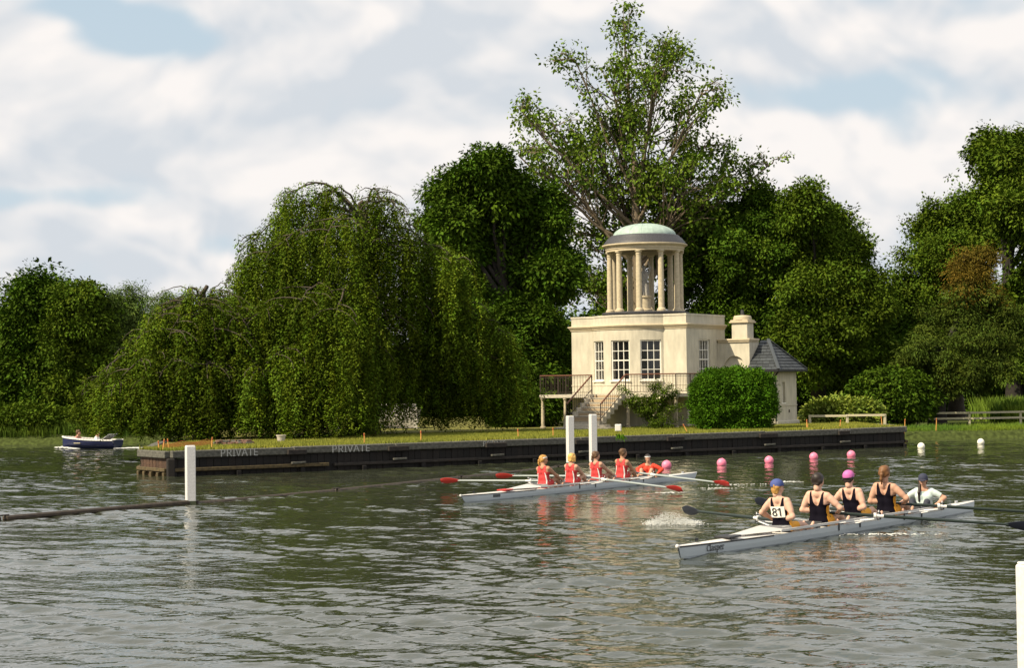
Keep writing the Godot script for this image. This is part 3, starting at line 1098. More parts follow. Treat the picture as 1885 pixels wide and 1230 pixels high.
	b.box(move(x1 - 0.12, 2.16, zc), Vector3(0.24, 0.48, 0.32))
	b.box(move(3.6, 1.2, z1 + 0.12), Vector3(x1 - 1.55 - 0.25, 2.4, 0.24))
	part("lodge_wall", b, M.stucco, t)
	b = MB.new()
	b.box(move(x1 + 0.012, 0.88, (z0 + z1) * 0.5), Vector3(0.03, 0.04, z0 - z1 + 0.02))
	b.box(move(x1 + 0.05, 0.11, (z0 + z1) * 0.5 + 0.001), Vector3(0.13, 0.22, z0 - z1 + 0.1), 0.04)
	part("plinth_band", b, M.stucco, t)
	sash_window(t, Transform3D(Basis.from_euler(Vector3(0, PI / 2, 0)), Vector3(x1 - 0.16, 1.46, zc)), 0.32, 0.92, 1, 2)
	b = MB.new()
	b.box(move(x1 + 0.004, 0.62, zc - 0.55), Vector3(0.02, 0.13, 0.11))
	part("air_brick", b, M.room, t)
	b = MB.new()
	b.rod(Vector3(x1 + 0.05, 0.05, z0 + 0.02), Vector3(x1 + 0.05, 2.2, z0 + 0.02), 0.04)
	b.rod(Vector3(x1 + 0.05, 2.2, z0 + 0.02), Vector3(x1 + 0.3, 2.42, z0 + 0.2), 0.04)
	part("drainpipe", b, M.black, t)
	var roof := node("roof", t)
	var ov := 0.36
	var ey := 2.46
	var apex := Vector3(4.84, 3.80, -4.25)
	var ridge := Vector3(4.465, 3.80, -4.25)
	var cor := [Vector3(4.47, ey, z0 + ov), Vector3(x1 + ov, ey, z0 + ov), Vector3(x1 + ov, ey, z1 - ov), Vector3(4.46, ey, z1 - ov)]
	b = MB.new()
	b.quad(cor[0], cor[1], apex, ridge)
	b.tri(cor[1], cor[2], apex)
	b.quad(cor[2], cor[3], ridge, apex)
	b.quad(cor[3], cor[2], cor[1], cor[0])
	b.tri(cor[0], ridge, cor[3])
	part("roof_boarding", b, M.room, roof)
	slates(roof, cor[0], cor[1], ridge, apex)
	slates(roof, cor[1], cor[2], apex, apex)
	slates(roof, cor[2], cor[3], apex, ridge)
	for e in [[cor[1], apex], [cor[2], apex]]:
		for i in 9:
			b = MB.new()
			b.bar((e[0] as Vector3).lerp(e[1], i / 9.0) + Vector3.UP * 0.05, (e[0] as Vector3).lerp(e[1], (i + 1.06) / 9.0) + Vector3.UP * 0.06, 0.15, 0.04, 0.01)
			part("hip_tile", b, M.slate3, roof)
	b = MB.new()
	for e in [[cor[0], cor[1]], [cor[1], cor[2]]]:
		b.bar(e[0] - Vector3(0, 0.05, 0), e[1] - Vector3(0, 0.05, 0), 0.1, 0.09, 0.02)
	part("gutter", b, M.black, roof)
	# statue under the dome
	var s := MB.new()
	s.lathe(PackedVector2Array([Vector2(0.36, 0), Vector2(0.36, 0.12), Vector2(0.30, 0.15), Vector2(0.28, 0.62), Vector2(0.33, 0.66), Vector2(0.33, 0.74), Vector2(0, 0.74)]), 16)
	var statue_at := xf * Transform3D(Basis.from_euler(Vector3(0, 0.35, 0)), c + Vector3(0.08, 5.152, 0.25))
	var so := thing("statue", "pale stone statue of a draped standing figure among the cupola columns", "statue", statue_at)
	part("pedestal", s, M.column_stone, so)
	var bones := [
		[Vector3(-0.08, 0.78, 0), Vector3(-0.07, 1.25, 0.02), 0.13, 0.14], [Vector3(0.1, 0.78, 0.03), Vector3(0.08, 1.25, 0.02), 0.12, 0.14], [Vector3(0, 1.25, 0), Vector3(0, 1.48, 0), 0.17, 0.14],
		[Vector3(-0.05, 1.55, 0), Vector3(-0.06, 1.72, 0), 0.13, 0.13], [Vector3(0.05, 1.55, 0), Vector3(0.06, 1.72, 0), 0.13, 0.13], [Vector3(-0.19, 1.74, 0), Vector3(0.19, 1.74, 0), 0.065, 0.065], [Vector3(0, 1.74, 0), Vector3(0, 1.9, 0.01), 0.055, 0.055],
		[Vector3(0, 1.94, 0.015), Vector3(0, 2.02, 0), 0.075, 0.085], [Vector3(0, 2.06, -0.05), Vector3(0, 2.06, -0.06), 0.06, 0.06],
		[Vector3(-0.2, 1.73, 0), Vector3(-0.27, 1.48, 0.03), 0.055, 0.05], [Vector3(-0.27, 1.48, 0.03), Vector3(-0.1, 1.36, 0.15), 0.048, 0.04], [Vector3(-0.1, 1.36, 0.15), Vector3(-0.05, 1.36, 0.19), 0.035, 0.025],
		[Vector3(0.2, 1.73, 0), Vector3(0.3, 1.98, 0.05), 0.055, 0.045], [Vector3(0.3, 1.98, 0.05), Vector3(0.22, 2.2, 0.1), 0.045, 0.035], [Vector3(0.22, 2.2, 0.1), Vector3(0.2, 2.28, 0.12), 0.03, 0.022],
	]
	for i in 9:
		var a := TAU * i / 9.0 + 0.2
		bones.append([Vector3(cos(a) * 0.21, 0.76, sin(a) * 0.19), Vector3(cos(a) * 0.12, 1.4, sin(a) * 0.10), 0.045, 0.03])
	bones.append([Vector3(-0.16, 1.66, 0.1), Vector3(0.18, 1.3, 0.14), 0.045, 0.05])
	part("figure", flesh(bones, 0.04, 0.02), M.statue, so)


func slates(roof: Node3D, a: Vector3, b: Vector3, ta: Vector3, tb: Vector3) -> void:
	# courses from the eave a-b up to the ridge ta-tb
	var nrm := (b - a).cross(tb - a).normalized()
	var rows := 10
	var cache := {}
	for r in rows:
		var f := r / float(rows)
		var l := a.lerp(ta, f)
		var e := b.lerp(tb, f)
		var f2 := (r + 1) / float(rows)
		var l2 := a.lerp(ta, f2)
		var e2 := b.lerp(tb, f2)
		var wid := l.distance_to(e)
		var n := maxi(1, int(wid / 0.27))
		for i in n:
			var u0 := clampf((i + (0.5 if r & 1 else 0.0)) / n, 0, 1)
			var u1 := clampf((i + 1 + (0.5 if r & 1 else 0.0)) / n, 0, 1)
			if i == 0 and r & 1: u0 = 0.0
			if u1 - u0 < 0.02: continue
			var up := nrm * (0.034 + rnd(0, 0.006))
			var g := 0.006 / maxf(wid, 0.1)
			var p0 := l.lerp(e, u0 + g) + up; var p1 := l.lerp(e, u1 - g) + up
			var q1 := l2.lerp(e2, u1 - g) + nrm * 0.014; var q0 := l2.lerp(e2, u0 + g) + nrm * 0.014
			var m := MB.new()
			m.quad(p0, p1, q1, q0)
			m.quad(p0 - nrm * 0.012, p1 - nrm * 0.012, p1, p0)
			m.quad(p1 - nrm * 0.012, q1 - nrm * 0.012, q1, p1)
			m.quad(q0 - nrm * 0.012, p0 - nrm * 0.012, p0, q0)
			part("slate", m, M["slate%d" % rng.randi_range(0, 3)], roof)


# ---------------------------------------------------------------- trees and bushes
func leaf_cluster(seed_: int, count: int, radius: float, length: float, width: float, droop := 0.2) -> ArrayMesh:
	var r := RandomNumberGenerator.new()
	r.seed = seed_
	var b := MB.new()
	b.colored = true
	for i in count:
		var y := r.randf_range(-1, 1)
		var a := r.randf_range(0, TAU)
		var s := sqrt(1.0 - y * y)
		var d := Vector3(s * cos(a), y, s * sin(a))
		var p := d * radius * pow(r.randf(), 0.45)
		p.y *= 0.75
		var dir := (d + Vector3(r.randf_range(-0.6, 0.6), r.randf_range(-0.5, 0.3) - droop, r.randf_range(-0.6, 0.6))).normalized()
		var up := (Vector3.UP * 0.9 + d * 0.7 + Vector3(r.randf_range(-0.6, 0.6), 0, r.randf_range(-0.6, 0.6))).normalized()
		var side := dir.cross(up).normalized()
		var nn := side.cross(dir).normalized()
		var l := length * r.randf_range(0.7, 1.25)
		var w := width * r.randf_range(0.7, 1.2)
		b.tint = Color(1, 1, 1) * r.randf_range(0.72, 1.3)
		b.tint.b *= r.randf_range(0.8, 1.2)
		var m := p + dir * l * 0.45 - nn * w * 0.12
		var tip := p + dir * l - nn * l * 0.12
		var e0 := m + side * w * 0.5 + nn * w * 0.22
		var e1 := m - side * w * 0.5 + nn * w * 0.22
		b.tri(p, e0, tip)
		b.tri(p, tip, e1)
	return b.mesh()


func bezier(a: Vector3, b: Vector3, c: Vector3, t: float) -> Vector3:
	return a.lerp(b, t).lerp(b.lerp(c, t), t)


func limb(b: MB, p0: Vector3, p1: Vector3, p2: Vector3, r0: float, r1: float, sides := 6, segs := 7, wob := 0.0) -> void:
	var pts := PackedVector3Array()
	var rad := PackedFloat32Array()
	for i in segs + 1:
		var t := float(i) / segs
		pts.push_back(bezier(p0, p1, p2, t) + rdir() * wob * (1.0 if i > 0 and i < segs else 0.0))
		rad.push_back(lerpf(r0, r1, t))
	b.tube(pts, rad, sides, false)


# lobes: [px, py, half width px, half height px, sprays]; the crown is modelled in metres round a trunk that stands at depth d
func tree(called: String, label: String, group: String, d: float, trunk_px: float, ground: float, lobes: Array, leaf: Array, lm: Material, bark: Material, o := {}) -> Node3D:
	var foot := W(trunk_px, 785, d)
	foot.y = ground
	var t := thing(called, label, o.get("category", "tree"), Transform3D(Basis(), foot), group)
	var wood := MB.new()
	var px := d / FOCAL
	var tr: float = o.get("radius", 0.35)
	var lob := []
	var top := 0.0
	for l in lobes:
		var c := W(l[0], l[1], d) - foot
		c.z += rnd(-1, 1) * o.get("spread", 2.2)
		var r := Vector3(l[2] * px, l[3] * px, 0.0)
		r.z = (r.x + r.y) * 0.5
		lob.append([c, r * 0.94, int(l[4] * 0.80), null])
		for k in 4:   # smaller boughs break the outline of each lobe
			var q := rdir()
			q.y = absf(q.y) * 0.9 - 0.15
			lob.append([c + Vector3(q.x * r.x, q.y * r.y, q.z * r.z) * rnd(0.95, 1.16), r * rnd(0.22, 0.42), maxi(10, int(l[4] * 0.09)), c])
		top = maxf(top, c.y)
	var th: float = o.get("trunk", top * 0.55)
	var lean: Vector3 = o.get("lean", Vector3.ZERO)
	var tt := Vector3(rnd(-0.3, 0.3), th, rnd(-0.3, 0.3)) + lean
	var bend := tt * 0.5 + Vector3(rnd(-0.3, 0.3), 0, 0) - lean * 0.25
	limb(wood, Vector3(0, -0.3, 0), bend, tt, tr * 1.15, tr * 0.55, 10, 9)
	var flare := MB.new()
	wood.lathe(PackedVector2Array([Vector2(tr * 1.7, -0.2), Vector2(tr * 1.35, 0.25), Vector2(tr * 1.1, 0.8)]), 10, Transform3D(), true)
	var where := []
	var tints := []
	for v in leaf:
		where.append([])
		tints.append(PackedColorArray())
	var up_bias: float = o.get("up", 0.25)
	var gap: float = o.get("gap", 0.0)
	for q in lob:
		var c: Vector3 = q[0]
		var r: Vector3 = q[1]
		var f := clampf((c.y / maxf(th, 0.1)) * 0.62, 0.25, 1.0)
		var s := bezier(Vector3.ZERO, bend, tt, f)
		if q[3] != null: s = q[3]
		var ctrl := s.lerp(c, 0.45) + Vector3(0, absf(c.y - s.y) * -0.12 + 0.3, 0)
		var base_r := tr * lerpf(0.5, 0.28, f) * (1.0 if q[3] == null else 0.4)
		limb(wood, s, ctrl, c, base_r, base_r * 0.32, 7, 8, 0.08)
		var n := int(q[2] * float(o.get("thin", 1.0)))
		var subs := maxi(5, n / int(o.get("per_branch", 26)))
		for k in subs:
			var dirn := rdir()
			dirn.y = dirn.y * 0.85 + up_bias
			dirn = dirn.normalized()
			var e := c + Vector3(dirn.x * r.x, dirn.y * r.y, dirn.z * r.z) * (rnd(0.66, 1.15) if k % 6 else rnd(1.1, 1.42))
			var st := bezier(s, ctrl, c, rnd(0.45, 1.0))
			var cc := st.lerp(e, 0.5) + Vector3(0, rnd(0.0, 0.25) * st.distance_to(e), 0)
			limb(wood, st, cc, e, base_r * 0.3, 0.012, 5, 5, 0.03)
			var per := n / subs
			var shade := rnd(0.68, 1.3)
			var clump: float = o.get("clump", 0.6)
			for i in per:
				var u := pow(rng.randf(), 0.6)
				u = lerpf(o.get("from", 0.3), 1.04, u)
				var p := bezier(st, cc, e, u) + Vector3(rng.randfn(), rng.randfn() * 0.75, rng.randfn()) * clump * lerpf(1.1, 0.5, u)
				if gap > 0.0 and rng.randf() < gap * (1.0 - u): continue
				var sc := rnd(0.75, 1.3)
				var pick := rng.randi_range(0, leaf.size() - 1)
				where[pick].append(Transform3D(Basis.from_euler(Vector3(rnd(-0.5, 0.5), rnd(0, TAU), rnd(-0.5, 0.5))).scaled(Vector3.ONE * sc), p))
				var br := shade * rnd(0.82, 1.2)
				var y := rnd(0.88, 1.14)
				var cl := Color(br * y, br, br * rnd(0.8, 1.15))
				if o.has("tip") and p.y > float(o.tip[0]) + rnd(-0.8, 0.8):
					var tc: Color = o.tip[1]
					cl = Color(cl.r * tc.r, cl.g * tc.g, cl.b * tc.b)
				tints[pick].push_back(cl)
	part("trunk", wood, bark, t)
	for v in leaf.size():
		tag(scatter("crown", leaf[v], lm, where[v], tints[v], t), "", "", "", "stuff")
	return t


func strand(seed_: int, count: int, length: float, leaf_l: float, leaf_w: float) -> ArrayMesh:
	var r := RandomNumberGenerator.new()
	r.seed = seed_
	var b := MB.new()
	b.colored = true
	b.tint = Color(1.2, 0.8, 0.7)
	var sway := Vector3(r.randf_range(-0.08, 0.08), 0, r.randf_range(-0.08, 0.08))
	b.tube(PackedVector3Array([Vector3.ZERO, Vector3(0, -length * 0.5, 0) + sway, Vector3(0, -length, 0)]), PackedFloat32Array([0.006, 0.005, 0.003]), 3, false)
	for i in count:
		var t := (i + r.randf()) / count
		var a := r.randf_range(0, TAU)
		var out := Vector3(cos(a), 0, sin(a))
		var p := Vector3(0, -length * t, 0) + sway * sin(t * PI) + out * r.randf_range(0.0, 0.17)
		var dir := (out * r.randf_range(0.3, 1.0) + Vector3(0, r.randf_range(-1.5, -0.3), 0)).normalized()
		var side := dir.cross(Vector3.UP).normalized()
		var nn := side.cross(dir)
		var l := leaf_l * r.randf_range(0.7, 1.3)
		var w := leaf_w * r.randf_range(0.7, 1.3)
		b.tint = Color(1, 1, 1) * r.randf_range(0.7, 1.3)
		var m := p + dir * l * 0.45
		b.tri(p, m + side * w * 0.5, p + dir * l + nn * 0.02)
		b.tri(p, p + dir * l + nn * 0.02, m - side * w * 0.5)
	return b.mesh()


# limbs: [dx, dz, peak height, end height, curtain bottom]; the limb rises from the trunk, arches over and its twigs hang as a curtain
func weeping(called: String, label: String, foot: Vector3, trunk_h: float, tr: float, limbs: Array, sm: Array, falls: int) -> void:
	var t := thing(called, label, "tree", Transform3D(Basis(), foot), "weeping trees on the island")
	var wood := MB.new()
	limb(wood, Vector3(0, -0.3, 0), Vector3(0.4, trunk_h * 0.5, 0), Vector3(0, trunk_h, 0), tr * 1.2, tr * 0.6, 10, 9, 0.05)
	wood.lathe(PackedVector2Array([Vector2(tr * 1.9, -0.2), Vector2(tr * 1.5, 0.3), Vector2(tr * 1.15, 1.0)]), 12, Transform3D(), true)
	var where := [[], [], []]
	var tints := [PackedColorArray(), PackedColorArray(), PackedColorArray()]
	for l in limbs:
		var e := Vector3(l[0], l[3], l[1])
		var pk: float = l[2]
		var s := Vector3(rnd(-0.2, 0.2), minf(trunk_h * 0.97, pk - 0.5), rnd(-0.2, 0.2))
		var mid := Vector3(e.x * 0.55, pk * 2.0 - (s.y + e.y) * 0.5, e.z * 0.55)
		mid.y = minf(mid.y, pk + 1.4)
		var reach := Vector2(e.x, e.z).length()
		limb(wood, s, mid, e, 0.035 + reach * 0.011, 0.012, 7, 10, 0.06)
		var out := Vector3(e.x, 0, e.z).normalized()
		var across := Vector3(-out.z, 0, out.x)
		var shade := rnd(0.6, 1.4)
		var side_br := []
		for k in 5:
			var u := rnd(0.45, 0.95)
			var a := bezier(s, mid, e, u)
			var sgn := 1.0 if k & 1 else -1.0
			var q := a + across * sgn * rnd(0.5, 1.1) + out * rnd(0.1, 0.5) + Vector3(0, rnd(-0.1, 0.25), 0)
			var q2 := q + across * sgn * 0.3 + out * 0.2 - Vector3(0, rnd(0.3, 0.7), 0)
			limb(wood, a, q, q2, 0.028, 0.008, 5, 5, 0.02)
			side_br.append([a, q, q2])
		var n := int(falls * clampf(reach / 4.0, 0.5, 1.5))
		for k in n:
			var p: Vector3
			if rng.randf() < 0.45:
				p = bezier(s, mid, e, 0.10 + 0.94 * pow(rng.randf(), 0.75))
			else:
				var w: Array = side_br[rng.randi_range(0, 4)]
				p = bezier(w[0], w[1], w[2], rnd(0.15, 1.0))
			p += Vector3(rng.randfn(), rng.randfn() * 0.4 + 0.7, rng.randfn()) * 0.17
			var bottom: float = l[4] + absf(rng.randfn()) * 0.3 + (rnd(0, 2.5) if rng.randf() < 0.25 else 0.0)
			var drift := out * rnd(0.0, 0.12) + across * rnd(-0.06, 0.06)
			var y := p.y
			var first := true
			while y > bottom + 0.25:
				var sc := rnd(0.75, 1.25)
				if y - sc * 0.9 < bottom - 0.15: sc = maxf(0.35, (y - bottom) / 0.95)
				var bs := Basis.from_euler(Vector3(rnd(-0.3, 0.3), rnd(0, TAU), rnd(-0.3, 0.3))).scaled(Vector3(1.15, sc, 1.15))
				var v := rng.randi_range(0, 2)
				where[v].append(Transform3D(bs, Vector3(p.x, y, p.z) + Vector3(rng.randfn() * 0.12, 0, rng.randfn() * 0.12)))
				var br := shade * rnd(0.8, 1.22)
				tints[v].push_back(Color(br * rnd(0.85, 1.15), br, br * rnd(0.7, 1.1)))
				y -= sc * rnd(0.6, 0.8)
				p += drift * sc
				first = false
	limb(wood, Vector3(-0.1, trunk_h - 0.3, 0), Vector3(-0.2, trunk_h + 0.2, 0), Vector3(0.06, trunk_h + 0.5, 0), tr * 0.40, tr * 0.22, 8, 5, 0.05)
	for k in 2:
		var a := rnd(0, TAU)
		var r := rnd(0.9, 2.6)
		limb(wood, Vector3(0, trunk_h * 0.95, 0), Vector3(cos(a) * r * 0.5, trunk_h + rnd(0.7, 1.3), sin(a) * r * 0.5), Vector3(cos(a) * r, trunk_h + rnd(-0.4, 0.4), sin(a) * r), 0.03, 0.008, 6, 7, 0.05)
	part("trunk", wood, M.bark, t)
	for v in 3:
		tag(scatter("hanging_foliage", sm[v], M.leaf_weeping, where[v], tints[v], t), "", "", "", "stuff")


func bush(called: String, label: String, at: Vector3, size: Vector3, n: int, leaf: Mesh, m: Material, power := 2.6) -> void:
	var t := thing(called, label, "bush", Transform3D(Basis(), at))
	var wood := MB.new()
	var where := []
	var tints := PackedColorArray()
	var lump := FastNoiseLite.new()
	lump.seed = int(at.x * 100)
	lump.frequency = 0.9
	for k in 9:
		var d := rdir()
		d.y = absf(d.y)
		limb(wood, Vector3(d.x * 0.15, -0.1, d.z * 0.15), Vector3(d.x * size.x * 0.2, size.y * 0.4, d.z * size.z * 0.2), Vector3(d.x * size.x, (0.25 + d.y * 0.6) * size.y, d.z * size.z) * 0.72, 0.05, 0.012, 5, 5, 0.03)
	for i in n:
		var d := rdir()
		var k := pow(pow(absf(d.x), power) + pow(absf(d.y), power) + pow(absf(d.z), power), -1.0 / power)
		var bump := 1.0 + lump.get_noise_3dv(d * 2.4) * 0.26
		var p := d * k * bump * lerpf(0.74, 1.03, pow(rng.randf(), 0.45))
		p = Vector3(p.x * size.x, (p.y * 0.5 + 0.5) * size.y, p.z * size.z)
		where.append(Transform3D(Basis.from_euler(Vector3(rnd(-0.6, 0.6), rnd(0, TAU), rnd(-0.6, 0.6))).scaled(Vector3.ONE * rnd(0.7, 1.2)), p))
		var br := rnd(0.75, 1.2) * (1.0 + lump.get_noise_3dv(d * 5.0) * 0.4)
		tints.push_back(Color(br * rnd(0.9, 1.15), br, br * rnd(0.8, 1.1)))
	part("stem", wood, M.bark_dark, t)
	tag(scatter("foliage", leaf, m, where, tints, t), "", "", "", "stuff")


func trees() -> void:
	var big := [leaf_cluster(1, 34, 0.5, 0.25, 0.14, 0.3), leaf_cluster(2, 22, 0.34, 0.22, 0.13, 0.5), leaf_cluster(12, 44, 0.6, 0.2, 0.12, 0.2)]
	var mid := [leaf_cluster(3, 34, 0.46, 0.19, 0.12), leaf_cluster(4, 20, 0.3, 0.2, 0.12, 0.5), leaf_cluster(14, 42, 0.56, 0.16, 0.10)]
	var airy := [leaf_cluster(5, 7, 0.34, 0.21, 0.15), leaf_cluster(6, 5, 0.30, 0.23, 0.17), leaf_cluster(16, 9, 0.42, 0.18, 0.13)]
	var fine := [leaf_cluster(7, 40, 0.42, 0.15, 0.055, 0.4), leaf_cluster(17, 26, 0.32, 0.16, 0.05, 0.6)]
	var tiny := leaf_cluster(8, 30, 0.22, 0.09, 0.06, 0.0)
	# the weeping trees
	var sm := [strand(1, 34, 0.9, 0.105, 0.062), strand(2, 40, 1.0, 0.10, 0.06), strand(3, 30, 0.8, 0.115, 0.065)]
	var tall := [
		[-1.6, 0.6, 10.0, 9.3, 5.6], [-3.4, 0.8, 10.3, 8.8, 4.8], [-4.6, 0.4, 9.3, 7.6, 3.6], [0.9, 1.2, 9.9, 8.9, 5.6], [2.0, 0.4, 9.5, 8.2, 4.5], [-2.6, -1.5, 10.0, 8.9, 4.5], [0.6, -1.8, 9.8, 8.8, 4.5],
		[-5.4, 1.0, 7.9, 6.2, 2.2], [-3.6, 3.0, 8.4, 6.9, 2.6], [-1.2, 3.6, 8.8, 7.4, 2.8], [1.2, 1.3, 8.6, 7.2, 3.4], [3.2, -0.2, 8.4, 6.9, 3.0], [4.6, -0.8, 7.8, 6.3, 2.0], [3.4, -2.4, 7.8, 6.4, 2.0], [-4.4, -2.2, 8.0, 6.4, 2.0], [-0.5, -3.5, 8.2, 7.0, 2.4],
		[-5.6, 2.6, 5.6, 4.0, 0.1], [-4.2, 4.2, 5.6, 4.3, 0.0], [-2.2, 5.0, 6.2, 4.9, 0.0], [-0.6, 5.3, 6.0, 4.6, 0.0], [1.2, 1.8, 5.6, 4.2, 0.0], [3.2, -0.3, 5.6, 4.4, 0.1], [5.2, -1.2, 5.9, 4.4, 0.1], [6.1, -2.0, 5.3, 3.6, 0.2], [0.4, 2.6, 4.4, 3.2, 0.0], [-1.4, 4.2, 4.4, 3.4, 0.0], [5.4, -2.2, 5.3, 3.8, 0.6], [-6.0, 0.2, 5.6, 4.1, 0.5], [-5.2, -2.6, 5.4, 3.8, 0.5], [0.5, -5.0, 5.6, 4.4, 0.5], [-2.6, -4.6, 5.6, 4.4, 0.5],
		[6.6, -1.6, 3.6, 2.2, 0.7], [-3.2, 5.4, 3.9, 2.9, 0.0],
	]
	weeping("weeping_tree", "tall broad weeping tree trailing its curtains of leaves to the lawn", W(672, 790, 72.6) * Vector3(1, 0, 1) + Vector3(0, 0.75, 0), 9.0, 0.42, tall, sm, 50)
	var low := [
		[-0.8, 1.2, 5.9, 5.0, 1.6], [0.8, 1.2, 5.8, 4.9, 1.2], [-1.5, -0.4, 5.5, 4.5, 1.8], [1.4, -0.6, 5.4, 4.4, 1.4], [0.0, 1.8, 5.7, 4.8, 1.0],
		[-2.3, 1.4, 5.1, 3.9, 0.5], [-1.0, 2.4, 5.0, 3.9, 0.2], [0.8, 2.5, 4.9, 3.8, 0.2], [2.2, 1.6, 4.9, 3.7, 0.3], [-3.1, 0.4, 4.5, 3.2, 0.4],
		[-3.9, 1.2, 3.6, 2.6, 0.3], [-2.7, 2.7, 3.4, 2.5, 0.15], [-1.2, 3.3, 3.2, 2.4, -0.2], [0.6, 3.3, 3.1, 2.3, -0.1], [-4.4, 0.0, 3.1, 2.2, 0.35], [-3.6, 2.2, 2.5, 1.9, 0.2], [2.6, 2.4, 3.4, 2.4, 0.1], [-4.6, 1.2, 2.5, 1.8, 0.3],
	]
	weeping("weeping_tree", "lower weeping tree with a bare gnarled top, hanging over the water at the island tip", W(382, 790, 70.0) * Vector3(1, 0, 1) + Vector3(0, 0.75, 0), 5.5, 0.34, low, sm, 54)

	# far bank on the left
	var lg := "trees on the far left bank"
	tree("broadleaf_tree", "dark green tree at the left edge, its crown cut by the frame", lg, 101, -40, 0.5, [[-60, 640, 80, 85, 900], [-20, 700, 80, 70, 700], [-90, 740, 80, 50, 400]], big, M.leaf_dark, M.bark_dark)
	tree("broadleaf_tree", "tall dark tree with a notched top, left of the paler trees", lg, 98, 80, 0.5, [[78, 562, 46, 46, 520], [40, 620, 52, 52, 520], [108, 620, 56, 56, 560], [60, 680, 80, 60, 800], [20, 730, 60, 50, 450], [100, 735, 70, 45, 500]], big, M.leaf_dark, M.bark_dark)
	tree("broadleaf_tree", "mid green tree with a small spiky top beside the pale round topped one", lg, 97, 160, 0.5, [[158, 572, 36, 40, 380], [150, 630, 56, 56, 620], [185, 690, 66, 60, 700], [130, 735, 60, 50, 450]], mid, M.leaf_mid, M.bark_dark)
	tree("broadleaf_tree", "pale grey green tree with a rounded top above the small weeping tree", lg, 99, 240, 0.5, [[240, 566, 34, 42, 420], [222, 625, 52, 52, 620], [262, 640, 40, 50, 450], [240, 700, 70, 60, 700], [290, 720, 50, 50, 380]], fine, M.leaf_grey, M.bark)
	tree("broadleaf_tree", "faint pale tree far behind the gap between both weeping trees", lg, 135, 318, 0.8, [[318, 570, 28, 28, 260], [312, 620, 46, 40, 420], [350, 660, 60, 45, 450], [300, 690, 60, 40, 380]], fine, M.leaf_grey, M.bark)
	tree("broadleaf_tree", "dark tree standing behind the small weeping tree", lg, 104, 380, 0.5, [[380, 650, 60, 50, 520], [420, 600, 40, 45, 360], [360, 710, 80, 50, 560], [450, 690, 70, 60, 600]], mid, M.leaf_mid, M.bark_dark)

	# behind the big weeping tree and the summer house
	var ig := "trees behind the summer house"
	tree("chestnut_tree", "dense dark round tree between the big weeping tree and the summer house", ig, 89, 930, 0.75, [[893, 322, 36, 34, 300], [850, 345, 32, 30, 230], [925, 345, 36, 34, 300], [824, 366, 30, 24, 170], [880, 375, 50, 40, 460], [960, 372, 44, 40, 400], [812, 405, 26, 26, 170], [840, 415, 40, 34, 320], [1000, 410, 42, 44, 400], [860, 455, 56, 52, 560], [940, 470, 80, 70, 900], [1010, 520, 50, 70, 560], [890, 540, 80, 70, 900], [980, 610, 66, 66, 700], [900, 640, 80, 66, 800], [1000, 690, 50, 50, 420], [950, 710, 60, 40, 420]], big, M.leaf_dark, M.bark_dark, {"radius": 0.5, "clump": 0.5})
	tree("plane_tree", "towering open tree with pale limbs and gaps of sky above the cupola", ig, 97, 1185, 0.75, [[1152, 46, 34, 56, 130], [1130, 170, 80, 70, 330], [1205, 140, 60, 66, 260], [1060, 120, 40, 34, 40], [1010, 235, 62, 62, 170], [960, 210, 18, 46, 34], [1100, 260, 90, 66, 430], [1200, 250, 80, 80, 470], [1280, 190, 46, 52, 130], [1290, 270, 54, 56, 190], [1040, 330, 84, 60, 360], [1150, 350, 100, 66, 620], [1260, 350, 90, 60, 500], [1350, 320, 62, 50, 190], [1420, 300, 38, 34, 66], [1110, 430, 90, 50, 420], [1240, 430, 90, 50, 420], [955, 290, 40, 36, 60], [1230, 75, 30, 24, 40], [1080, 520, 60, 60, 330], [1150, 520, 70, 60, 300]], airy, M.leaf_airy, M.bark_pale, {"radius": 0.34, "trunk": 14.0, "per_branch": 7, "clump": 0.36, "from": 0.45, "thin": 0.76, "spread": 2.6, "up": 0.3})
	tree("broadleaf_tree", "dark full tree rising behind the chimney and slate roof", ig, 99, 1340, 0.75, [[1300, 420, 76, 56, 640], [1390, 400, 70, 52, 560], [1290, 510, 76, 76, 800], [1390, 490, 90, 76, 950], [1330, 590, 80, 70, 800], [1420, 600, 80, 80, 850], [1380, 690, 90, 60, 700], [1290, 670, 60, 60, 400]], mid, M.leaf_dark, M.bark_dark, {"radius": 0.45, "clump": 0.5})
	tree("broadleaf_tree", "rounded dark tree right of the slate roof, its side sloping to the gap of sky", ig, 96, 1510, 0.6, [[1478, 390, 44, 32, 260], [1520, 430, 56, 52, 480], [1470, 480, 72, 72, 760], [1556, 500, 48, 56, 460], [1520, 570, 86, 76, 950], [1590, 590, 44, 60, 420], [1490, 660, 80, 66, 700], [1570, 680, 66, 60, 560]], mid, M.leaf_mid, M.bark_dark, {"radius": 0.42, "clump": 0.5})
	tree("broadleaf_tree", "smaller dark tree low in the gap of sky", "trees on the right bank", 101, 1640, 0.6, [[1640, 590, 42, 44, 360], [1610, 650, 50, 56, 460], [1670, 660, 50, 60, 460], [1640, 720, 70, 40, 460]], mid, M.leaf_dark, M.bark_dark)
	var rg := "trees on the right bank"
	tree("broadleaf_tree", "ragged leaning tree right of the gap of sky, lit on its left", rg, 102, 1760, 0.5, [[1770, 385, 52, 36, 380], [1724, 432, 36, 30, 210], [1800, 430, 64, 50, 560], [1745, 490, 56, 50, 520], [1690, 550, 42, 50, 380], [1700, 610, 56, 56, 500], [1760, 580, 60, 60, 560], [1690, 480, 24, 20, 70]], mid, M.leaf_mid, M.bark, {"radius": 0.4})
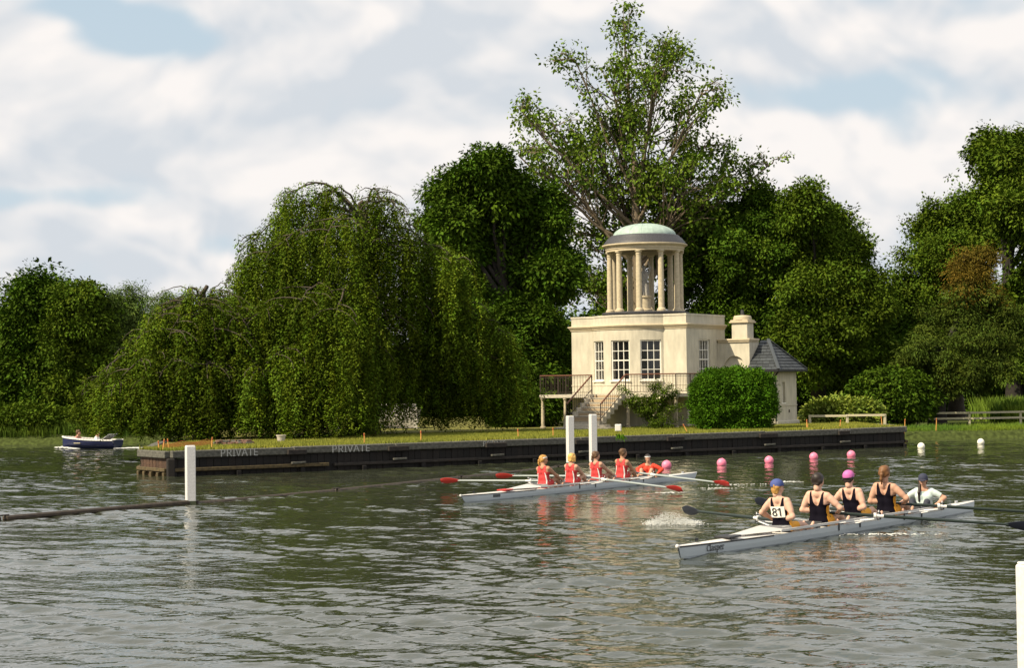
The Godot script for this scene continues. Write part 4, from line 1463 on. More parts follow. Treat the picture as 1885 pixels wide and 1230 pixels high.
	tree("broadleaf_tree", "tall tree cut by the right edge, its dark trunk showing through", rg, 96, 1868, 0.5, [[1862, 268, 48, 38, 270], [1822, 285, 24, 22, 80], [1895, 320, 56, 48, 460], [1850, 350, 36, 40, 230], [1960, 330, 70, 80, 600], [1930, 410, 80, 50, 560], [1845, 400, 46, 36, 260], [1960, 520, 80, 80, 700], [1900, 560, 60, 70, 560], [1880, 640, 66, 60, 600]], big, M.leaf_mid, M.bark_dark, {"radius": 0.45, "trunk": 11.0})
	tree("yew_tree", "olive tree with a rust brown top and a dark leaning trunk by the rail fence", rg, 87, 1725, 0.42, [[1805, 492, 34, 36, 330], [1800, 550, 50, 46, 520], [1780, 610, 66, 50, 700], [1740, 650, 60, 46, 560], [1820, 650, 50, 56, 520], [1710, 690, 50, 32, 360], [1780, 690, 60, 36, 480], [1850, 600, 36, 50, 300]], fine, M.leaf_olive, M.bark_dark, {"radius": 0.34, "lean": Vector3(1.5, 0, 0), "trunk": 5.5, "clump": 0.38, "tip": [6.3, Color(1.6, 0.82, 0.9)], "spread": 1.0, "up": 0.0})
	tree("broadleaf_tree", "low leafy tree over the fence at the right edge", rg, 98, 1885, 0.5, [[1870, 680, 50, 44, 420], [1930, 680, 60, 60, 500], [1840, 640, 36, 40, 260]], mid, M.leaf_mid, M.bark_dark)
	# shrubs
	bush("round_bush", "big round clipped green bush beside the terrace", W(1350, 793, 73.6) * Vector3(1, 0, 1) + Vector3(0, 0.72, 0), Vector3(1.52, 2.36, 1.4), 5200, tiny, M.leaf_bush, 3.6)
	bush("low_shrub", "low spreading light green shrub right of the lodge", W(1552, 780, 83.0) * Vector3(1, 0, 1) + Vector3(0, 0.6, 0), Vector3(1.5, 1.0, 1.0), 900, mid[0], M.leaf_light, 2.0)
	bush("dark_shrub", "dark shrub in the shade behind the low light green shrub", W(1640, 780, 86.0) * Vector3(1, 0, 1) + Vector3(0, 0.5, 0), Vector3(2.0, 2.6, 1.2), 900, mid[1], M.leaf_dark, 2.0)
	bush("dark_shrub", "dark shrub under the trees left of the terrace", W(965, 780, 84.0) * Vector3(1, 0, 1) + Vector3(0, 0.7, 0), Vector3(1.6, 1.7, 1.2), 700, mid[1], M.leaf_dark, 2.0)
	bush("bank_shrub", "rounded green shrub among the reeds at the left edge", W(40, 790, 93.0) * Vector3(1, 0, 1) + Vector3(0, 0.3, 0), Vector3(2.2, 1.5, 1.2), 800, mid[0], M.leaf_mid, 2.0)
	bush("bank_shrub", "rounded green shrub among the reeds beside the launch", W(128, 795, 94.0) * Vector3(1, 0, 1) + Vector3(0, 0.3, 0), Vector3(1.6, 1.2, 1.1), 600, mid[0], M.leaf_mid, 2.0)
	var mass := []
	var mt := PackedColorArray()
	for i in 9000:
		var x := rnd(-46, 62)
		var z := -rnd(112, 126)
		var hmax := 5.4 + 2.2 * sin(x * 0.31) + 1.2 * sin(x * 0.83 + 1.0)
		if x < -14.0: hmax *= 0.8
		mass.append(Transform3D(Basis.from_euler(Vector3(rnd(-0.5, 0.5), rnd(0, TAU), 0)).scaled(Vector3.ONE * rnd(1.1, 1.9)), Vector3(x, 0.6 + hmax * pow(rng.randf(), 0.8), z)))
		mt.push_back(Color(1, 1, 1) * rnd(0.7, 1.2))
	tag(scatter("distant_woodland", big[0], M.leaf_dark, mass, mt), "dark far woodland seen between the trunks", "woodland", "", "stuff")
	# climbing rose in front of the terrace
	var rose := thing("climbing_rose", "straggling climbing rose with pale blooms in front of the terrace", "rose bush", Transform3D(Basis(), W(1200, 795, 75.4) * Vector3(1, 0, 1) + Vector3(0, 0.72, 0)))
	var wood := MB.new()
	var where := []
	var tints := PackedColorArray()
	var fw := []
	var ft := PackedColorArray()
	for k in 26:
		var e := Vector3(rnd(-1.25, 1.15), rnd(0.9, 2.2), rnd(-0.35, 0.35))
		e.y -= absf(e.x) * 0.35
		var c := Vector3(e.x * 0.25, e.y * 0.75, e.z)
		var s := Vector3(rnd(-0.18, 0.18), -0.05, rnd(-0.1, 0.1))
		limb(wood, s, c, e, 0.018, 0.006, 5, 6, 0.03)
		for i in 22:
			var p := bezier(s, c, e, rnd(0.42, 1.1)) + rdir() * rnd(0.0, 0.24)
			where.append(Transform3D(Basis.from_euler(Vector3(rnd(-0.6, 0.6), rnd(0, TAU), 0)).scaled(Vector3.ONE * rnd(0.4, 0.85)), p))
			tints.push_back(Color(1, 1, 1) * rnd(0.7, 1.25))
		for i in 6:
			fw.append(Transform3D(Basis.from_euler(Vector3(rnd(0, TAU), rnd(0, TAU), 0)).scaled(Vector3.ONE * rnd(0.7, 1.2)), bezier(s, c, e, rnd(0.5, 1.05)) + rdir() * 0.22))
			ft.push_back(Color(1, 1, 1) * rnd(0.8, 1.1))
	for i in 120:
		where.append(Transform3D(Basis.from_euler(Vector3(rnd(-0.6, 0.6), rnd(0, TAU), 0)).scaled(Vector3.ONE * rnd(0.4, 0.8)), Vector3(0.35 + rng.randfn() * 0.35, absf(rng.randfn()) * 0.25, 0.15 + rng.randfn() * 0.2)))
		tints.push_back(Color(1, 1, 1) * rnd(0.8, 1.2))
	part("stem", wood, M.bark, rose)
	tag(scatter("leaves", tiny, M.leaf_mid, where, tints, rose), "", "", "", "stuff")
	var fl := MB.new()
	for k in 6:
		var a := TAU * k / 6.0
		var d := Vector3(cos(a), 0.35, sin(a)) * 0.045
		var sd := Vector3(-sin(a), 0, cos(a)) * 0.03
		fl.quad(Vector3.ZERO, d * 0.6 - sd, d, d * 0.6 + sd)
	M.flower.vertex_color_use_as_albedo = true
	M.flower.cull_mode = BaseMaterial3D.CULL_DISABLED
	tag(scatter("blooms", fl.mesh(), M.flower, fw, ft, rose), "", "", "", "stuff")
	# a fern hanging from the wall below the stairs
	var fern := thing("fern", "small green fern growing out of the timber wall below the stairs", "fern", Transform3D(Basis(), Vector3.ZERO))
	var fb := W(1141, 806, 64.2)
	fern.position = fb
	var f := MB.new()
	f.colored = true
	for k in 34:
		var a := rnd(0, PI)
		var o := Vector3(cos(a) * 0.9 + rnd(-0.2, 0.2), rnd(-0.4, 0.5), absf(sin(a)) * 0.4 + 0.1) * rnd(0.14, 0.28)
		var s := Vector3(0.022, 0.01, 0.02)
		f.tint = Color(1, 1, 1) * rnd(0.7, 1.3)
		var md := o * 0.6 + Vector3(0, 0.06, 0)
		f.quad(-s * 0.3, s * 0.3, md + s, md - s)
		f.tri(md - s, md + s, o - Vector3(0, 0.06, 0))
	tag(part("fronds", f, M.leaf_bush, fern), "", "", "", "stuff")


# ---------------------------------------------------------------- bodies: tapered bones joined by a smooth minimum and meshed as surface nets
func seg_dist(p: Vector3, a: Vector3, b: Vector3, ra: float, rb: float) -> float:
	var ab := b - a
	var t := clampf((p - a).dot(ab) / maxf(ab.length_squared(), 1e-9), 0.0, 1.0)
	return p.distance_to(a + ab * t) - lerpf(ra, rb, t)


func flesh(bones: Array, k: float, cell: float) -> MB:
	var lo := Vector3.ONE * BIG
	var hi := Vector3.ONE * -BIG
	for q in bones:
		var r := maxf(q[2], q[3]) + k + cell * 2.0
		for e in 2:
			var p: Vector3 = q[e]
			lo = lo.min(p - Vector3.ONE * r)
			hi = hi.max(p + Vector3.ONE * r)
	var nx := int((hi.x - lo.x) / cell) + 2
	var ny := int((hi.y - lo.y) / cell) + 2
	var nz := int((hi.z - lo.z) / cell) + 2
	var field := PackedFloat32Array()
	field.resize(nx * ny * nz)
	field.fill(9.0)
	var seen := PackedInt32Array()
	for q in bones:
		var a: Vector3 = q[0]
		var b: Vector3 = q[1]
		var ra: float = q[2]
		var rb: float = q[3]
		var r := maxf(ra, rb) + k * 0.7 + cell * 1.5
		var l := a.min(b) - Vector3.ONE * r - lo
		var h := a.max(b) + Vector3.ONE * r - lo
		var ab := b - a
		var inv := 1.0 / maxf(ab.length_squared(), 1e-9)
		for z in range(maxi(0, int(l.z / cell)), mini(nz - 1, int(h.z / cell) + 1)):
			for y in range(maxi(0, int(l.y / cell)), mini(ny - 1, int(h.y / cell) + 1)):
				var row := (z * ny + y) * nx
				for x in range(maxi(0, int(l.x / cell)), mini(nx - 1, int(h.x / cell) + 1)):
					var p := lo + Vector3(x, y, z) * cell
					var t := clampf((p - a).dot(ab) * inv, 0.0, 1.0)
					var d := p.distance_to(a + ab * t) - ra - (rb - ra) * t
					var f := field[row + x]
					if f > 8.0:
						seen.push_back(row + x)
						field[row + x] = d
					else:
						var g := maxf(k - absf(f - d), 0.0)
						field[row + x] = minf(f, d) - g * g / (4.0 * k)
	var ids := PackedInt32Array()
	ids.resize(nx * ny * nz)
	ids.fill(-1)
	var vs := PackedVector3Array()
	var ns := PackedVector3Array()
	var sxy := nx * ny
	var off := PackedInt32Array([0, 1, nx, nx + 1, sxy, sxy + 1, sxy + nx, sxy + nx + 1])
	var live := PackedInt32Array()
	for c in seen:
		var x := c % nx
		var y := (c / nx) % ny
		var z := c / sxy
		if x >= nx - 1 or y >= ny - 1 or z >= nz - 1: continue
		var neg := 0
		for o in off:
			if field[c + o] < 0.0: neg += 1
		if neg == 0 or neg == 8: continue
		var f0 := field[c]; var f1 := field[c + 1]; var f2 := field[c + nx]; var f3 := field[c + nx + 1]
		var f4 := field[c + sxy]; var f5 := field[c + sxy + 1]; var f6 := field[c + sxy + nx]; var f7 := field[c + sxy + nx + 1]
		var s := Vector3.ZERO
		var n := 0
		if (f0 < 0) != (f1 < 0): s += Vector3(f0 / (f0 - f1), 0, 0); n += 1
		if (f2 < 0) != (f3 < 0): s += Vector3(f2 / (f2 - f3), 1, 0); n += 1
		if (f4 < 0) != (f5 < 0): s += Vector3(f4 / (f4 - f5), 0, 1); n += 1
		if (f6 < 0) != (f7 < 0): s += Vector3(f6 / (f6 - f7), 1, 1); n += 1
		if (f0 < 0) != (f2 < 0): s += Vector3(0, f0 / (f0 - f2), 0); n += 1
		if (f1 < 0) != (f3 < 0): s += Vector3(1, f1 / (f1 - f3), 0); n += 1
		if (f4 < 0) != (f6 < 0): s += Vector3(0, f4 / (f4 - f6), 1); n += 1
		if (f5 < 0) != (f7 < 0): s += Vector3(1, f5 / (f5 - f7), 1); n += 1
		if (f0 < 0) != (f4 < 0): s += Vector3(0, 0, f0 / (f0 - f4)); n += 1
		if (f1 < 0) != (f5 < 0): s += Vector3(1, 0, f1 / (f1 - f5)); n += 1
		if (f2 < 0) != (f6 < 0): s += Vector3(0, 1, f2 / (f2 - f6)); n += 1
		if (f3 < 0) != (f7 < 0): s += Vector3(1, 1, f3 / (f3 - f7)); n += 1
		ids[c] = vs.size()
		live.push_back(c)
		vs.push_back(lo + (Vector3(x, y, z) + s / n) * cell)
		ns.push_back(Vector3(f1 + f3 + f5 + f7 - f0 - f2 - f4 - f6, f2 + f3 + f6 + f7 - f0 - f1 - f4 - f5, f4 + f5 + f6 + f7 - f0 - f1 - f2 - f3).normalized())
	var b := MB.new()
	for c in live:
		var inside := field[c] < 0.0
		for ax in 3:
			var step: int = [1, nx, sxy][ax]
			if (field[c + step] < 0.0) == inside: continue
			var u: int = [nx, sxy, 1][ax]
			var w: int = [sxy, 1, nx][ax]
			if c - u - w < 0: continue
			var i0 := ids[c]; var i1 := ids[c - u]; var i2 := ids[c - u - w]; var i3 := ids[c - w]
			if i0 < 0 or i1 < 0 or i2 < 0 or i3 < 0: continue
			if inside:
				b.vt(vs[i0], vs[i1], vs[i2], ns[i0], ns[i1], ns[i2])
				b.vt(vs[i0], vs[i2], vs[i3], ns[i0], ns[i2], ns[i3])
			else:
				b.vt(vs[i0], vs[i2], vs[i1], ns[i0], ns[i2], ns[i1])
				b.vt(vs[i0], vs[i3], vs[i2], ns[i0], ns[i3], ns[i2])
	return b


# the piece of a skin where how(point) > 0, lifted by off along its normals
func cut(src: MB, how: Callable, off: float) -> MB:
	var val := {}
	var b := MB.new()
	for i in range(0, src.v.size(), 3):
		var p := []
		var n := []
		var f := PackedFloat32Array()
		for j in 3:
			var v := src.v[i + j]
			if not val.has(v): val[v] = how.call(v)
			f.push_back(val[v])
			p.append(v + src.n[i + j] * off)
			n.append(src.n[i + j])
		if f[0] <= 0 and f[1] <= 0 and f[2] <= 0: continue
		var op := []
		var on := []
		for j in 3:
			var k := (j + 1) % 3
			if f[j] > 0:
				op.append(p[j]); on.append(n[j])
			if (f[j] > 0) != (f[k] > 0):
				var t := f[j] / (f[j] - f[k])
				op.append((p[j] as Vector3).lerp(p[k], t))
				on.append((n[j] as Vector3).lerp(n[k], t).normalized())
		for j in range(1, op.size() - 1):
			b.v.push_back(op[0]); b.v.push_back(op[j]); b.v.push_back(op[j + 1])
			b.n.push_back(on[0]); b.n.push_back(on[j]); b.n.push_back(on[j + 1])
	return b


func elbow(s: Vector3, h: Vector3, l1: float, l2: float, pole: Vector3) -> Vector3:
	var d := h - s
	var dist := clampf(d.length(), 0.05, l1 + l2 - 0.004)
	var u := d.normalized()
	var a := (l1 * l1 - l2 * l2 + dist * dist) / (2.0 * dist)
	var q := (pole - u * pole.dot(u)).normalized()
	return s + u * a + q * sqrt(maxf(0.0, l1 * l1 - a * a))


var head_mesh: MB
var hand_mesh: MB


func body_stock() -> void:
	head_mesh = flesh([
		[Vector3(0, 0.032, -0.028), Vector3(0, 0.036, 0.022), 0.084, 0.074], [Vector3(0, -0.03, 0.022), Vector3(0, -0.07, 0.038), 0.058, 0.040], [Vector3(0, -0.088, 0.056), Vector3(0, -0.09, 0.058), 0.024, 0.022],
		[Vector3(-0.034, -0.022, 0.052), Vector3(-0.03, -0.045, 0.05), 0.032, 0.03], [Vector3(0.034, -0.022, 0.052), Vector3(0.03, -0.045, 0.05), 0.032, 0.03], [Vector3(-0.03, 0.02, 0.078), Vector3(0.03, 0.02, 0.078), 0.016, 0.016],
		[Vector3(0, 0.005, 0.088), Vector3(0, -0.03, 0.106), 0.009, 0.013], [Vector3(-0.012, -0.034, 0.096), Vector3(0.012, -0.034, 0.096), 0.010, 0.010], [Vector3(-0.016, -0.061, 0.084), Vector3(0.016, -0.061, 0.084), 0.010, 0.010],
		[Vector3(-0.076, -0.022, -0.004), Vector3(-0.082, 0.014, -0.012), 0.010, 0.013], [Vector3(0.076, -0.022, -0.004), Vector3(0.082, 0.014, -0.012), 0.010, 0.013], [Vector3(0, -0.03, -0.03), Vector3(0, -0.12, -0.035), 0.058, 0.054],
	], 0.018, 0.0075)
	var bones := []
	for i in 4:
		var x := -0.030 + 0.020 * i
		var l: float = [0.86, 1.0, 0.96, 0.78][i]
		bones.append([Vector3(x * 0.6, 0, 0.0), Vector3(x, 0.012, 0.082), 0.014, 0.012])
		bones.append([Vector3(x, 0.012, 0.082), Vector3(x, 0.006, 0.082 + 0.034 * l), 0.0098, 0.009])
		bones.append([Vector3(x, 0.006, 0.082 + 0.034 * l), Vector3(x, -0.026 * l, 0.088 + 0.034 * l), 0.009, 0.0085])
		bones.append([Vector3(x, -0.026 * l, 0.088 + 0.034 * l), Vector3(x, -0.042, 0.078 + 0.016 * l), 0.0085, 0.0075])
	bones.append([Vector3(-0.018, -0.004, 0.022), Vector3(-0.044, -0.016, 0.048), 0.014, 0.011])
	bones.append([Vector3(-0.044, -0.016, 0.048), Vector3(-0.036, -0.042, 0.072), 0.0105, 0.009])
	hand_mesh = flesh(bones, 0.006, 0.004)


# pose: lean (degrees), hands [x-, x+], grips, feet [x-, x+], poles, head (degrees) ; look: materials and clothes
func person(label: String, xf: Transform3D, pose: Dictionary, look: Dictionary, group := "") -> Node3D:
	var t := thing("person", label, "person", xf, group)
	var k: float = look.get("size", 1.0)
	var lean := Basis.from_euler(Vector3(deg_to_rad(pose.lean), 0, deg_to_rad(pose.get("tilt", 0.0))))
	var up := func(x: float, y: float, z: float) -> Vector3:
		return Vector3(0, 0.08, 0) + lean * (Vector3(x, y - 0.08, z) * k)
	var w: float = look.get("broad", 1.0)
	var core := [
		[up.call(-0.075, 0.09, 0), up.call(0.075, 0.09, 0), 0.105 * k, 0.105 * k],
		[up.call(-0.07, 0.12, 0.0), up.call(-0.062 * w, 0.28, 0.005), 0.098 * k, 0.088 * k], [up.call(0.07, 0.12, 0.0), up.call(0.062 * w, 0.28, 0.005), 0.098 * k, 0.088 * k],
		[up.call(-0.062 * w, 0.28, 0.005), up.call(-0.088 * w, 0.44, 0.005), 0.088 * k, 0.094 * k], [up.call(0.062 * w, 0.28, 0.005), up.call(0.088 * w, 0.44, 0.005), 0.088 * k, 0.094 * k],
		[up.call(-0.088 * w, 0.44, 0.0), up.call(-0.10 * w, 0.505, -0.012), 0.094 * k, 0.072 * k], [up.call(0.088 * w, 0.44, 0.0), up.call(0.10 * w, 0.505, -0.012), 0.094 * k, 0.072 * k],
		[up.call(-0.15 * w, 0.548, -0.01), up.call(0, 0.575, -0.018), 0.052 * k, 0.055 * k], [up.call(0.15 * w, 0.548, -0.01), up.call(0, 0.575, -0.018), 0.052 * k, 0.055 * k],
		[up.call(0, 0.55, -0.012), up.call(0, 0.70, 0.012), 0.056 * k, 0.052 * k],
	]
	var arms := []
	var legs := []
	var hands: Array = pose.hands
	var frames := []
	for i in 2:
		var sg := -1.0 if i == 0 else 1.0
		var s: Vector3 = up.call(0.172 * w * sg, 0.535, -0.005)
		var hp: Vector3 = hands[i]
		var fwd: Vector3 = pose.reach[i]
		var grip: Vector3 = pose.grips[i]
		var zx := (fwd - grip * fwd.dot(grip)).normalized()
		var hb := Basis(grip, zx.cross(grip), zx)
		var wr := hp - hb * Vector3(0, -0.020, 0.088)
		var el := elbow(s, wr, 0.285 * k, 0.255 * k, pose.poles[i])
		arms.append([s, el, 0.056 * k, 0.042 * k])
		arms.append([s.lerp(el, 0.25), s.lerp(el, 0.6), 0.054 * k, 0.048 * k])
		arms.append([el, el.lerp(wr, 0.35), 0.042 * k, 0.042 * k])
		arms.append([el.lerp(wr, 0.3), wr, 0.042 * k, 0.027 * k])
		arms.append([wr, wr + zx * 0.03, 0.027 * k, 0.026 * k])
		frames.append(Transform3D(hb if sg > 0 else hb * Basis.from_scale(Vector3(-1, 1, 1)), wr + zx * 0.012))
		var hip: Vector3 = Vector3(0.088 * sg, 0.085, 0.03) * k
		var ft: Vector3 = pose.feet[i]
		var kn := elbow(hip, ft, 0.42 * k, 0.41 * k, Vector3(0.25 * sg, 1, 0.1))
		legs.append([hip, kn, 0.085 * k, 0.056 * k])
		legs.append([kn, kn.lerp(ft, 0.35), 0.054 * k, 0.056 * k])
		legs.append([kn.lerp(ft, 0.3), ft, 0.054 * k, 0.036 * k])
		legs.append([ft, ft + Vector3(0, 0.10, 0.10) * k if pose.get("toes_up", true) else ft + Vector3(0, -0.02, 0.17) * k, 0.036 * k, 0.026 * k])
	var all := core + arms + legs
	var skin := flesh(all, 0.035, 0.0155)
	var hx := Transform3D(lean.slerp(Basis(), 0.6) * Basis.from_euler(pose.get("head", Vector3.ZERO) * PI / 180.0), up.call(0, 0.0, 0) * 0.0 + (up.call(0, 0.775, 0.022) as Vector3))
	hx.basis = hx.basis.scaled(Vector3.ONE * 1.02 * k)
	var nude := MB.new()
	nude.add(skin)
	nude.add(head_mesh, hx)
	for i in 2:
		var hm := MB.new()
		for j in range(0, hand_mesh.v.size(), 3):
			var fl: bool = frames[i].basis.determinant() < 0
			for q in ([0, 2, 1] if fl else [0, 1, 2]):
				hm.v.push_back(frames[i] * hand_mesh.v[j + q])
				hm.n.push_back((frames[i].basis * hand_mesh.n[j + q]).normalized())
		nude.add(hm)
	part("body", nude, M[look.skin], t)
	# clothing follows the skin
	var inv := lean.inverse()
	var kind: String = look.suit
	var base := func(p: Vector3) -> Vector3:
		return inv * (p - Vector3(0, 0.08, 0)) / k + Vector3(0, 0.08, 0)
	var near := func(p: Vector3, set_: Array, from := 0, step := 1) -> float:
		var d := BIG
		for i in range(from, set_.size(), step):
			var q: Array = set_[i]
			d = minf(d, seg_dist(p, q[0], q[1], q[2], q[3]))
		return d
	var how := func(p: Vector3) -> float:
		var q: Vector3 = base.call(p)
		var dc: float = near.call(p, core)
		var da: float = near.call(p, arms)
		var dl := BIG
		var dk := BIG
		for i in legs.size():
			var e: Array = legs[i]
			var d := seg_dist(p, e[0], e[1], e[2], e[3])
			if i % 4 == 0: dl = minf(dl, d)
			else: dk = minf(dk, d)
		if kind == "tee" or kind == "sleeves":
			var du := minf(seg_dist(p, arms[0][0], arms[0][1], 0.05, 0.05), seg_dist(p, arms[5][0], arms[5][1], 0.05, 0.05))
			var f := minf(minf(da, 9.0) - dc + 0.03, 0.578 - q.y + (0.02 if q.z < 0 else -0.03))
			f = minf(f, minf(dl, dk) - dc + 0.02)
			if kind == "sleeves":
				var wrist := minf(p.distance_to(arms[4][1]), p.distance_to(arms[9][1])) - 0.07
				f = maxf(f, minf(minf(dc, dl) - da + 0.03, wrist))
			else:
				var e2 := minf(p.distance_to(arms[0][1]), p.distance_to(arms[5][1])) - 0.10
				f = maxf(f, minf(minf(minf(dc, dl) - du + 0.03, e2), near.call(p, [arms[2], arms[3], arms[7], arms[8]]) - du + 0.02))
			return f
		var ax := absf(q.x)
		var scoop: float = look.get("scoop", 0.40)
		var wide: float = look.get("strap", 0.125)
		var hole: float = look.get("hole", 0.40)
		var f := minf(da - dc + 0.01, maxf(hole - q.y, wide - ax))
		f = minf(f, scoop + pow(ax / 0.085, 2.4) * 0.16 - q.y)
		f = minf(f, 0.60 - q.y)
		f = minf(f, dk - minf(dl, dc) + 0.0)
		f = minf(f, maxf(dl - dc + 0.02, 0.30 * k - p.z))
		return f
	var cloth := cut(skin, how, 0.007)
	part("rowing_suit" if kind == "suit" else "shirt", cloth, M[look.cloth], t)
	if kind != "suit":
		var pants := cut(skin, func(p: Vector3) -> float:
			var dc: float = near.call(p, core.slice(0, 3))
			var d2: float = near.call(p, core.slice(3))
			var dl: float = near.call(p, legs)
			return minf(near.call(p, arms) - minf(dc, dl), d2 - minf(dc, dl) - 0.02) if not look.has("shorts") else minf(minf(near.call(p, arms), d2) - minf(dc, dl) - 0.02, 0.26 - p.z), 0.005)
		part("trousers", pants, M.trousers, t)
	if look.has("panel"):
		var pn := cut(skin, func(p: Vector3) -> float:
			var q: Vector3 = base.call(p)
			var edge_x := 0.142 + clampf((0.30 - q.y) * 0.12, -0.02, 0.01)
			return minf(how.call(p), maxf(minf(minf(absf(q.x) - edge_x, 0.38 - q.y), q.z + 0.045), minf(p.z - 0.10 * k, 0.2 - q.y))), 0.010)
		part("side_panel", pn, M[look.panel], t)
	if look.has("piping"):
		var pp := cut(skin, func(p: Vector3) -> float:
			var q: Vector3 = base.call(p)
			var line := 0.124 + clampf((0.30 - q.y) * 0.12, -0.02, 0.03)
			return minf(how.call(p), minf(minf(0.011 - absf(absf(q.x) - line), 0.42 - q.y), 0.12 - p.z)), 0.011)
		part("piping", pp, M.white_paint, t)
	# head: eyes, mouth, hair, cap
	var b: MB
	for s in [-1.0, 1.0]:
		b = MB.new()
		b.lathe(PackedVector2Array([Vector2(0, -0.008), Vector2(0.010, -0.005), Vector2(0.012, 0), Vector2(0.010, 0.005), Vector2(0, 0.008)]), 8, hx * Transform3D(Basis(), Vector3(0.031 * s, 0.0, 0.083)), true)
		part("eye", b, M.eye, t)
	b = MB.new()
	b.box(hx * Transform3D(Basis(), Vector3(0, -0.061, 0.092)), Vector3(0.04, 0.009, 0.012), 0.003)
	part("mouth", b, M.lip, t)
	var hb2 := [[Vector3(0, 0.05, -0.040), Vector3(0, 0.058, 0.018), 0.088, 0.076], [Vector3(-0.05, 0.0, -0.045), Vector3(0.05, 0.0, -0.045), 0.052, 0.052], [Vector3(-0.055, 0.03, 0.0), Vector3(-0.058, 0.0, -0.03), 0.034, 0.034], [Vector3(0.055, 0.03, 0.0), Vector3(0.058, 0.0, -0.03), 0.034, 0.034]]
	match look.hair_cut:
		"short": hb2.append([Vector3(-0.03, -0.05, -0.06), Vector3(0.03, -0.05, -0.06), 0.034, 0.034])
		"bob":
			for i in 9:
				var a := lerpf(-2.0, 2.0, i / 8.0) + PI
				var r := 0.075 + 0.012 * (i % 2)
				hb2.append([Vector3(sin(a) * r, 0.02, cos(a) * r - 0.01), Vector3(sin(a) * (r + 0.008), -0.085 + 0.02 * (i % 2), cos(a) * (r + 0.006) - 0.01), 0.036, 0.026])
		"tail":
			hb2.append_array([[Vector3(0, 0.0, -0.105), Vector3(0, -0.01, -0.13), 0.03, 0.026], [Vector3(0, -0.01, -0.13), Vector3(0.01, -0.09, -0.135), 0.028, 0.024], [Vector3(0.01, -0.09, -0.135), Vector3(0.015, -0.18, -0.11), 0.024, 0.012], [Vector3(-0.02, -0.04, -0.07), Vector3(0.02, -0.04, -0.07), 0.036, 0.036]])
		"under":
			hb2.append_array([[Vector3(-0.035, -0.045, -0.065), Vector3(0.035, -0.045, -0.065), 0.042, 0.042], [Vector3(-0.03, -0.085, -0.06), Vector3(0.03, -0.085, -0.06), 0.034, 0.034], [Vector3(-0.062, -0.05, -0.03), Vector3(-0.06, -0.09, -0.04), 0.026, 0.02], [Vector3(0.062, -0.05, -0.03), Vector3(0.06, -0.09, -0.04), 0.026, 0.02]])
		"plait":
			hb2.append_array([[Vector3(-0.06, -0.03, -0.04), Vector3(-0.075, -0.12, -0.01), 0.036, 0.034], [Vector3(-0.075, -0.12, -0.01), Vector3(-0.085, -0.24, 0.07), 0.034, 0.03], [Vector3(-0.085, -0.24, 0.07), Vector3(-0.09, -0.42, 0.09), 0.03, 0.018], [Vector3(0.05, -0.03, -0.06), Vector3(0.045, -0.08, -0.06), 0.03, 0.026]])
	if look.has("cap"): hb2[0] = [Vector3(0, 0.03, -0.040), Vector3(0, 0.03, 0.0), 0.078, 0.07]
	for i in (34 if look.hair_cut == "bob" else 22):
		var d := rdir()
		if d.z > 0.25 or d.y < -0.2 or (look.has("cap") and d.y > 0.0): continue
		var e := Vector3(d.x * 0.083, 0.04 + d.y * 0.085, -0.025 + d.z * 0.10)
		hb2.append([e, e + Vector3(rnd(-0.012, 0.012), -0.035, rnd(-0.01, 0.004)), rnd(0.014, 0.022), 0.010])
	var hair := MB.new()
	hair.add(flesh(hb2, 0.02, 0.0085), hx)
	part("hair", hair, M[look.hair], t)
	if look.has("cap"):
		var cap := MB.new()
		var pr := PackedVector2Array([Vector2(0.099, -0.02)])
		for i in 9:
			var a := PI * 0.5 * i / 8.0
			pr.push_back(Vector2(cos(a) * 0.099, sin(a) * 0.098))
		var cx := hx * Transform3D(Basis.from_euler(Vector3(-0.12, 0, 0)).scaled(Vector3(1.0, 1.02, 1.2)), Vector3(0, 0.045, -0.018))
		cap.lathe(pr, 20, cx, true)
		var cn := part("cap", cap, M[look.cap], t)
		if look.get("brim", true):
			var br := MB.new()
			var poly := PackedVector2Array()
			for i in 13:
				var a := lerpf(-1.15, 1.15, i / 12.0)
				poly.push_back(Vector2(sin(a) * 0.088, cos(a) * 0.095 + 0.0))
			for i in 13:
				var a := lerpf(1.15, -1.15, i / 12.0)
				poly.push_back(Vector2(sin(a) * 0.086, cos(a) * 0.160 + 0.02))
			br.prism(poly, -0.004, 0.004)
			var brm := MB.new()
			brm.add(br, hx * Transform3D(Basis.from_euler(Vector3(0.12, 0, 0)), Vector3(0, 0.04, -0.005)))
			part("brim", brm, M[look.get("brim_mat", look.cap)], cn)
		if look.has("emblem"):
			var em := MB.new()
			for i in 5:
				var a := lerpf(-0.32, 0.32, i / 4.0)
				var a2 := lerpf(-0.32, 0.32, (i + 1) / 4.0)
				if i == 4: break
				em.quad(hx * Vector3(-sin(a2) * 0.1, 0.02, -cos(a2) * 0.122 - 0.005), hx * Vector3(-sin(a) * 0.1, 0.02, -cos(a) * 0.122 - 0.005), hx * Vector3(-sin(a) * 0.1, 0.065, -cos(a) * 0.118 - 0.005), hx * Vector3(-sin(a2) * 0.1, 0.065, -cos(a2) * 0.118 - 0.005))
			part("emblem", em, M[look.emblem], cn)
	if look.has("band"):
		var bd := MB.new()
		bd.lathe(PackedVector2Array([Vector2(0.088, -0.014), Vector2(0.096, -0.01), Vector2(0.096, 0.012), Vector2(0.088, 0.016)]), 24, hx * Transform3D(Basis.from_euler(Vector3(-0.25, 0, 0)).scaled(Vector3(0.95, 1, 1.14)), Vector3(0, 0.052, -0.01)))
		part("headband", bd, M[look.band], t)
